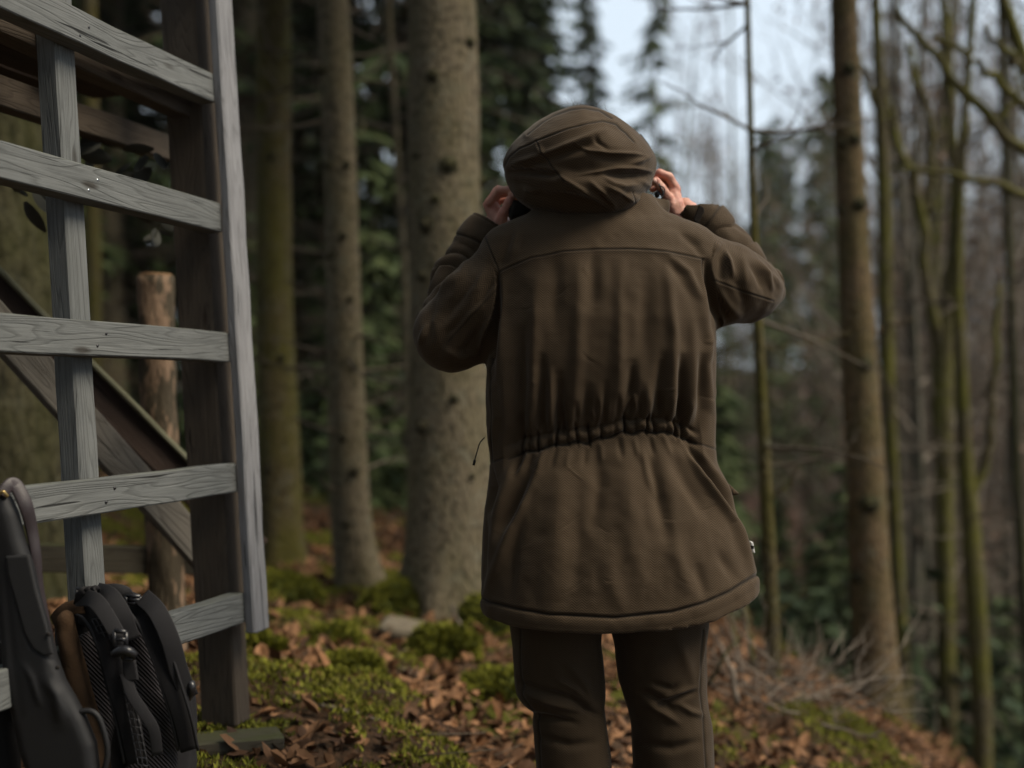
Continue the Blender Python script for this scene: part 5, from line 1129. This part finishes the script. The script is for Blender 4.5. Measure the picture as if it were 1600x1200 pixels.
# --- small fittings of the parka
v, f = tube(spline([P(1028, 282, 2.525), P(1032, 292, 2.52), P(1036, 300, 2.52), P(1034, 310, 2.52), P(1026, 314, 2.525)], 16), .0016, 6); mk('drawcord', v, f, M['plastic'], person)
v, f = puff([(1024, 299), (1030, 298), (1032, 303), (1030, 309), (1025, 310), (1022, 304)], 2.53, .012, .005, .002, rel=2); mk('cord_lock', v, f, M['plastic'], person)
v, f = tube(spline([P(1030, 290, 2.515), P(1038, 294, 2.512), P(1037, 303, 2.512), P(1030, 304, 2.515)], 14), .0013, 6); mk('cord_ring', v, f, M['plastic'], person)
v, f = tube(spline([P(798, 322, 2.535), P(806, 320, 2.53), P(812, 319, 2.53)], 8), .003, 8); mk('cord_lock', v, f, M['plastic'], person)
v, f = puff([(800, 312), (822, 316), (834, 330), (818, 344), (796, 346), (794, 326)], 2.54, .05, .018, .004, rel=2); mk('collar_lining', v, f, M['lining'], person)
v, f = tube(spline([P(757, 684, 2.41), P(750, 692, 2.40), P(746, 704, 2.40), P(741, 722, 2.40)], 16), .0013, 6); mk('pull_cord', v, f, M['lining'], person)
v, f = tube([P(742, 719, 2.40), P(740, 727, 2.40)], [.003, .0025], 8); mk('cord_knot', v, f, M['lining'], person)
v, f = puff([(1112, 738), (1122, 744), (1136, 756), (1151, 770), (1138, 772), (1122, 756)], 2.44, .09, .004, .003, rel=2); fl_ = mk('pocket_flap', v, f, M['cloth'], person, True, {'weave': ('FLOAT_VECTOR', v), 'seam': ('FLOAT', v[:, 0]*0)})
v, f = puff([(1171, 845), (1176, 847), (1179, 864), (1174, 862)], 2.40, .014, .001, .0012, rel=1); mk('side_tag', v, f, M['whitetag'], person)
v, f = puff([(1173, 852), (1178, 853), (1178, 858), (1174, 858)], 2.392, .004, .0006, .001, rel=1); mk('tag_mark', v, f, M['velcro'], person)
# hook tape tab on the right cuff
A, B = P(1094, 318, 2.50), P(1086, 350, 2.49)
v, f = puff([(1092, 320), (1100, 324), (1101, 330), (1091, 350), (1083, 346), (1084, 340)], 2.497, .008, .0025, .0018, rel=1, tilt=(.25, 0)); mk('cuff_tab', v, f, M['velcro'], person)

# --- trousers and boots
h = .0055
X, Yg, Z = grid((-.05, 2.25, -.02), (.50, 2.62, .80), h)
def leg(rows):
    z = np.array([wz(r[0]) for r in rows])[::-1]; l = np.array([wx(r[1]) for r in rows])[::-1]; r_ = np.array([wx(r[2]) for r in rows])[::-1]; dd = np.array([r[3] for r in rows])[::-1]
    def fn(X, Yg, Z):
        xl, xr, b = np.interp(Z, z, l), np.interp(Z, z, r_), np.interp(Z, z, dd); cx, ax = (xl+xr)/2, (xr-xl)/2
        q = (np.abs((X-cx)/ax)**2.2+np.abs((Yg-2.43)/b)**2.2)**(1/2.2); return (q-1)*np.minimum(ax, b)
    return fn
L1 = leg([(960, 792, 944, .10), (990, 797, 940, .10), (1010, 801, 939, .10), (1040, 803, 942, .098), (1070, 804, 945, .095), (1090, 808, 947, .09), (1102, 818, 946, .085), (1112, 833, 947, .085), (1134, 832, 950, .088), (1180, 836, 955, .09), (1260, 842, 955, .088), (1340, 850, 950, .08), (1400, 852, 946, .075)])
L2 = leg([(960, 952, 1108, .10), (990, 956, 1106, .10), (1010, 962, 1105, .10), (1040, 966, 1105, .098), (1070, 970, 1104, .095), (1090, 975, 1104, .09), (1112, 982, 1107, .088), (1134, 987, 1112, .09), (1180, 990, 1116, .09), (1260, 994, 1112, .088), (1340, 1000, 1106, .08), (1400, 1002, 1100, .075)])
D = smin(L1(X, Yg, Z), L2(X, Yg, Z), .006); D = smin(D, ell(X, Yg, Z, (wx(950), 2.44, .80), (.19, .12, .13)), .02)
D = np.maximum(D, (pg+.13)-Z); D = np.maximum(D, Z-.78)
V, F = surfnets(D.astype(np.float32), (-.05, 2.25, -.02), h); V = relax(V, F, 2); V, F = refine(V, F, 1); N = vnormals(V, F); Q = toPx(V)
ts = [([(812, 1068), (850, 1082), (890, 1092), (915, 1108)], 6, -.010), ([(820, 1084), (860, 1098), (905, 1110)], 5, .008), ([(830, 1116), (860, 1122), (900, 1130)], 5, -.010), ([(890, 1040), (915, 1070), (925, 1100)], 7, .006), ([(870, 1062), (900, 1078), (920, 1098)], 5, .005), ([(905, 1104), (938, 1120)], 5, -.007),
 ([(1000, 1080), (1030, 1094), (1050, 1110)], 6, -.009), ([(1030, 1102), (1058, 1092), (1086, 1082)], 5, -.009), ([(1034, 1094), (1058, 1084), (1084, 1075)], 4, .006), ([(1010, 1098), (1040, 1116), (1060, 1130)], 6, .008), ([(1060, 1100), (1080, 1112), (1100, 1118)], 5, .006), ([(1020, 1068), (1050, 1078), (1060, 1070)], 5, -.006),
 ([(1100, 985), (1098, 1020), (1092, 1060)], 3, .004), ([(1106, 1000), (1104, 1060)], 3, -.003), ([(1060, 1000), (1076, 1040), (1086, 1070)], 8, .004), ([(840, 1150), (890, 1165), (930, 1160)], 7, -.007), ([(1000, 1160), (1050, 1170), (1090, 1160)], 7, -.007), ([(850, 1250), (900, 1262), (940, 1250)], 9, -.007), ([(1010, 1260), (1060, 1272), (1100, 1260)], 9, -.007)]
disp = strokes(Q, ts)*np.clip(-N[:, 1]*2+.3, 0, 1)+.003*fbm(V*np.array([14, 14, 9]), 50, 3)
seamT = np.zeros(len(V))
for pts_ in ([(1098, 985), (1095, 1030), (1094, 1080), (1100, 1130), (1104, 1200)], [(812, 985), (812, 1040), (818, 1090), (842, 1120), (846, 1200)]):
    a_ = strokes(Q, [(pts_, 1.6, 1.0, 's')])*np.clip(-N[:, 1]*2+.5, 0, 1); disp -= a_*.002; seamT = np.maximum(seamT, a_*.7)
V = V+N*disp[:, None]
mk('trousers', V, F, M['trouser'], person, True, {'weave': ('FLOAT_VECTOR', np.stack([V[:, 0], V[:, 2], V[:, 0]*0], 1)), 'seam': ('FLOAT', seamT)})
for px in (898, 1050):
    x = wx(px); g = gz(x, 2.45); h = .008
    X, Yg, Z = grid((x-.08, 2.28, g-.04), (x+.08, 2.68, g+.30), h)
    D = smin(caps(X, Yg, Z, (x, 2.42, g+.26), (x, 2.42, g+.05), .056, .05), caps(X, Yg, Z, (x, 2.42, g+.035), (x, 2.60, g+.03), .046, .042), .03); D = np.maximum(D, g-.01-Z); D = np.maximum(D, Z-g-.25)
    V, F = surfnets(D.astype(np.float32), (x-.08, 2.28, g-.04), h); bt = mk('boot', relax(V, F, 1), F, M['rubber'], person)
# ------------------------------------------------------------------ ground details
def pnoise(x, y): return .6*fbm(np.stack([x*1.4, y*1.4, x*0], -1), 40)+.4*fbm(np.stack([x*6, y*6, x*0], -1), 41)
def litter(name, n, xr, yr, size, m, cond, label, seed, lift=.012):
    g = np.random.default_rng(seed); x = g.uniform(*xr, n); y = yr[0]+(yr[1]-yr[0])*g.random(n)**1.2; k = cond(pnoise(x, y), g.random(n)); x, y = x[k], y[k]; n = len(x)
    z = ground(x, y)+g.random(n)*lift; c = np.stack([x, y, z], 1); L = size*(.6+.8*g.random(n)); a = g.uniform(0, 6.283, n)
    d = np.stack([np.cos(a), np.sin(a), g.normal(0, .45, n)], 1); s = np.stack([-np.sin(a), np.cos(a), g.normal(0, .45, n)], 1); u = np.cross(d, s)
    L_ = L[:, None]; cu = (g.uniform(-.3, .5, n))[:, None]
    A = c; B = c+d*L_*.28+s*L_*.27+u*L_*cu*.5; B2 = c+d*L_*.68+s*L_*.25+u*L_*cu*.6; Cc = c+d*L_+u*L_*cu*.4; D2 = c+d*L_*.68-s*L_*.25+u*L_*cu*.6; Dd = c+d*L_*.28-s*L_*.27+u*L_*cu*.5; E = c+d*L_*.5-u*L_*cu*.15
    V = np.stack([A, B, B2, Cc, D2, Dd, E], 1).reshape(-1, 3); b = np.arange(n)[:, None]*7
    F = np.concatenate([b+np.array([k_, (k_+1) % 6, 6]) for k_ in range(6)])
    tag(mk(name, V, F, m, None, False), label, kind='stuff')
litter('leaf_litter', 42000, (-2.6, 2.6), (2.3, 8), .042, M['litter'], lambda p, r: r < np.clip(1.0-p*3.0, .25, 1), 'brown curled beech leaves lying on the slope', 61)
litter('leaf_litter', 26000, (.3, 16), (7.5, 34), .12, M['litter'], lambda p, r: r < .8, 'brown leaf litter farther down the slope', 62)
def moss(n, seed):
    g = np.random.default_rng(seed); x = g.uniform(-3, 2.4, n); y = 2.3+6*g.random(n)**1.1; p = pnoise(x, y); k = g.random(n) < np.clip(p*6-.75, 0, 1); x, y, p = x[k], y[k], p[k]; n = len(x)
    z = ground(x, y)+np.clip(p, 0, .5)*.10; c = np.stack([x, y, z-.012], 1); h = .006*(.6+g.random(n)); w = g.normal(0, 1, (n, 3)); w[:, 2] *= .3; w /= np.linalg.norm(w, axis=1, keepdims=True)
    up = np.stack([g.normal(0, .5, n), g.normal(0, .5, n), np.ones(n)], 1); tip = c+up*(h+.008)[:, None]
    V = np.stack([c-w*.0045, c+w*.0045, tip], 1).reshape(-1, 3); tag(mk('moss', V, np.arange(len(V)).reshape(-1, 3), M['mosstuft'], None, False), 'bright green moss cushions on the forest floor', kind='stuff')
moss(400000, 71)
def mound(px, py, Y, r, hgt, label, seed, grp='moss-covered humps'):
    c = P(px, py, Y); z0 = gz(c.x, Y); g = np.random.default_rng(seed); X, Yy, Z = grid((-r*1.2, -r*1.2, -.1), (r*1.2, r*1.2, hgt+.04), .012)
    Dd = ell(X, Yy, Z, (0, 0, 0), (r, r*.8, hgt)); V, F = surfnets((Dd+0*X+0*Z).astype(np.float32), (float(X.min()), float(Yy.min()), float(Z.min())), .012)
    V = relax(V, F, 1); N = vnormals(V, F); V += N*(fbm(V*16+seed, seed)*.022)[:, None]; V += np.array([c.x, Y, z0])
    o = empty('moss_hump', (c.x, Y, z0), label, 'moss', grp); mk('hump', V, F, M['mosssoil'], o)
    n = 5000; i = g.integers(0, len(V), n); b = V[i]; nn = N[i]; w = g.normal(0, 1, (n, 3)); w /= np.linalg.norm(w, axis=1, keepdims=True); tip = b+nn*.02+g.normal(0, .006, (n, 3))
    T = np.stack([b-w*.008, b+w*.008, tip], 1).reshape(-1, 3); tag(mk('moss_tufts', T, np.arange(len(T)).reshape(-1, 3), M['mosstuft'], o, False), kind='stuff')
M['mosssoil'] = plain('moss_base', (.05, .058, .014), .95, .1, 30, .5, .8, .01)
mound(515, 990, 4.0, .13, .09, 'round bright moss hump right of the ladder foot', 1)
mound(692, 1006, 4.1, .13, .10, 'moss hump beside the pale flat stone', 2)
mound(625, 950, 4.9, .17, .16, 'tall mossy root hump between the middle and the thickest trunk', 3)
mound(790, 985, 4.6, .20, .16, 'green moss bank right of the thickest trunk, beside the left trouser leg', 4)
mound(440, 915, 5.0, .18, .12, 'mossy hump in front of the leftmost big trunk', 5)
mound(545, 1080, 3.5, .10, .06, 'low moss hump close to the camera between ladder and trousers', 6)
mound(790, 1070, 3.7, .16, .08, 'moss patch beside the left knee', 7)
mound(395, 1010, 3.6, .11, .06, 'small moss hump under the sawn end of the pale rail', 8)
# pale flat stone
c = P(630, 1000, 4.35); z0 = gz(c.x, 4.35); v, f = puff([(594, 990), (606, 984), (640, 992), (664, 1000), (668, 1012), (640, 1018), (608, 1006)], 4.35, .16, .018, .01, rel=2); v += fbm(v*14, 6)[:, None]*.008
v[:, 2] += z0+.03-v[:, 2].mean(); tag(mk('flat_stone', v, f, M['stone'], empty('flat_stone', (c.x, 4.35, z0), 'pale flat stone lying in the moss in front of the thickest trunk', 'stone')))
for o_ in [o for o in COL.objects if o.name.startswith('flat_stone') and o.type == 'MESH']: o_.name = 'slab'
# sticks
def stick(path, r, label, m='pale_twig', n=7, name='fallen_stick'):
    L = []
    for (px, py, Y) in path:
        L.append(P(px, py, Y))
    z = 0
    C = spline(L, 14); C[1:-1] += RNG.normal(0, r*.35, (12, 3)); v, f = tube(C, np.linspace(r, r*.45, 14), n); o = mk(name, v, f, M[m]); tag(o, label, 'stick')
def ongr(px, py):
    """depth at which the picture ray meets the ground"""
    Y = np.linspace(2.2, 9, 600); X = (px-800)/FPX*Y; Z = CZ-(py-HY)/FPX*Y; k = np.nonzero(Z < ground(X, Y)+.012)[0]
    return float(Y[k[0]]) if len(k) else 5.0
def gs(pts): return [(a, b, ongr(a, b)) for a, b in pts]
stick(gs([(452, 1087), (490, 1098), (545, 1112), (600, 1122)]), .009, 'long pale stick lying low in the middle of the leaf litter')
stick(gs([(590, 1030), (640, 1050), (690, 1068)]), .006, 'thin stick crossing the moss below the flat stone')
Ys = ongr(725, 1000)
stick([(728, 1010, Ys), (718, 975, Ys+.02), (706, 946, Ys)], .009, 'short broken stick standing upright in front of the thickest trunk')
stick(gs([(426, 945), (455, 935), (480, 922)]), .006, 'thin twig in front of the leftmost big trunk')
stick(gs([(730, 1055), (770, 1075), (800, 1090)]), .006, 'dark twig lying left of the left knee', 'twigm' if 'twigm' in M else 'pale_twig')
Yr = 4.0
stick([(1152, 1098, Yr), (1142, 1050, Yr), (1124, 1005, Yr+.1)], .012, 'pale broken stick leaning just right of the trousers')
stick([(1108, 1068, Yr), (1134, 1022, Yr), (1160, 990, Yr+.1)], .008, 'dark stick crossing the pale broken stick', 'bark_dark')
stick([(1178, 1040, 4.6), (1170, 1000, 4.6), (1166, 960, 4.6), (1160, 925, 4.7)], .014, 'mossy upright shoot right of the trousers, left one', 'bark_green')
stick([(1150, 1010, 4.7), (1143, 970, 4.7), (1140, 940, 4.7)], .012, 'mossy upright shoot directly behind the right trouser leg', 'bark_green')
rn = random.Random(5); out = []
for i in range(70):
    x = rn.uniform(1130, 1330); y0 = 1020+(x-1130)*.36+rn.uniform(-15, 70); Yt = rn.uniform(3.9, 4.7); a = P(x, y0, Yt); a.z = max(a.z, gz(a.x, a.y)); d = Vector((rn.uniform(-1, 1), rn.uniform(-.5, .5), rn.uniform(-.1, .5)))
    limbs(a, d, rn.uniform(.15, .4), rn.uniform(.002, .005), 2, rn, 4, .0, .6, 2, out)
v, f = join(out); tag(mk('brushwood', v, f, M['twig']), 'tangle of thin dead twigs along the crest right of the trousers', kind='stuff')
rn = random.Random(6); out = []
for i in range(160):
    x = rn.uniform(-1.8, 1.6); y = rn.uniform(2.8, 6.5); a = Vector((x, y, gz(x, y)+.01)); an = rn.uniform(0, 6.28); L = rn.uniform(.05, .25)
    out.append(tube([a, a+Vector((math.cos(an)*L, math.sin(an)*L, rn.uniform(-.01, .04)))], [rn.uniform(.0015, .004), .001], 4))
v, f = join(out); tag(mk('twig_litter', v, f, M['needles_dead']), 'small twigs scattered over the moss and leaves', kind='stuff')
# the damp winter air of the wood
_hz, _hf = join([(np.array([(x, y, z) for x in (-120, 120) for y in (-40, 160) for z in (-8.5, 24)], float), [(0, 1, 3, 2), (4, 6, 7, 5), (0, 4, 5, 1), (2, 3, 7, 6), (0, 2, 6, 4), (1, 5, 7, 3)])])
hm = bpy.data.materials.new('thin_mist'); hm.use_nodes = True; hn = hm.node_tree; hn.nodes.clear(); ho = hn.nodes.new('ShaderNodeOutputMaterial'); pv = hn.nodes.new('ShaderNodeVolumePrincipled')
pv.inputs['Density'].default_value = .0005; pv.inputs['Color'].default_value = (.9, .92, .95, 1); pv.inputs['Anisotropy'].default_value = .2; hn.links.new(pv.outputs[0], ho.inputs['Volume'])
tag(mk('haze', _hz, _hf, hm, None, False), 'thin damp air between the trees', kind='stuff')
# brambles and low green in the hollow
def brush(n, xr, yr, seed, label, m, sz, hh):
    g = np.random.default_rng(seed); x = g.uniform(*xr, n); y = g.uniform(*yr, n); p = fbm(np.stack([x*.5, y*.5, x*0], -1), seed); k = p > -.15; x, y, p = x[k], y[k], p[k]; n = len(x)
    z = ground(x, y)+g.random(n)**1.4*hh*(.5+p.clip(0, 1)); c = np.stack([x, y, z], 1); e1 = g.normal(0, sz, (n, 3)); e2 = g.normal(0, sz, (n, 3))
    V = np.stack([c, c+e1, c+e1*.7+e2, c+e2], 1).reshape(-1, 3); tag(mk('undergrowth', V, quadF(V), m, None, False), label, kind='stuff')
brush(26000, (2.2, 11), (7.5, 19), 81, 'dark green brambles filling the hollow at the lower right', M['fern'], .05, 1.0)
brush(24000, (-9, 1.5), (7.6, 20), 82, 'low dark undergrowth at the foot of the dark wood', M['needles'], .045, .8)
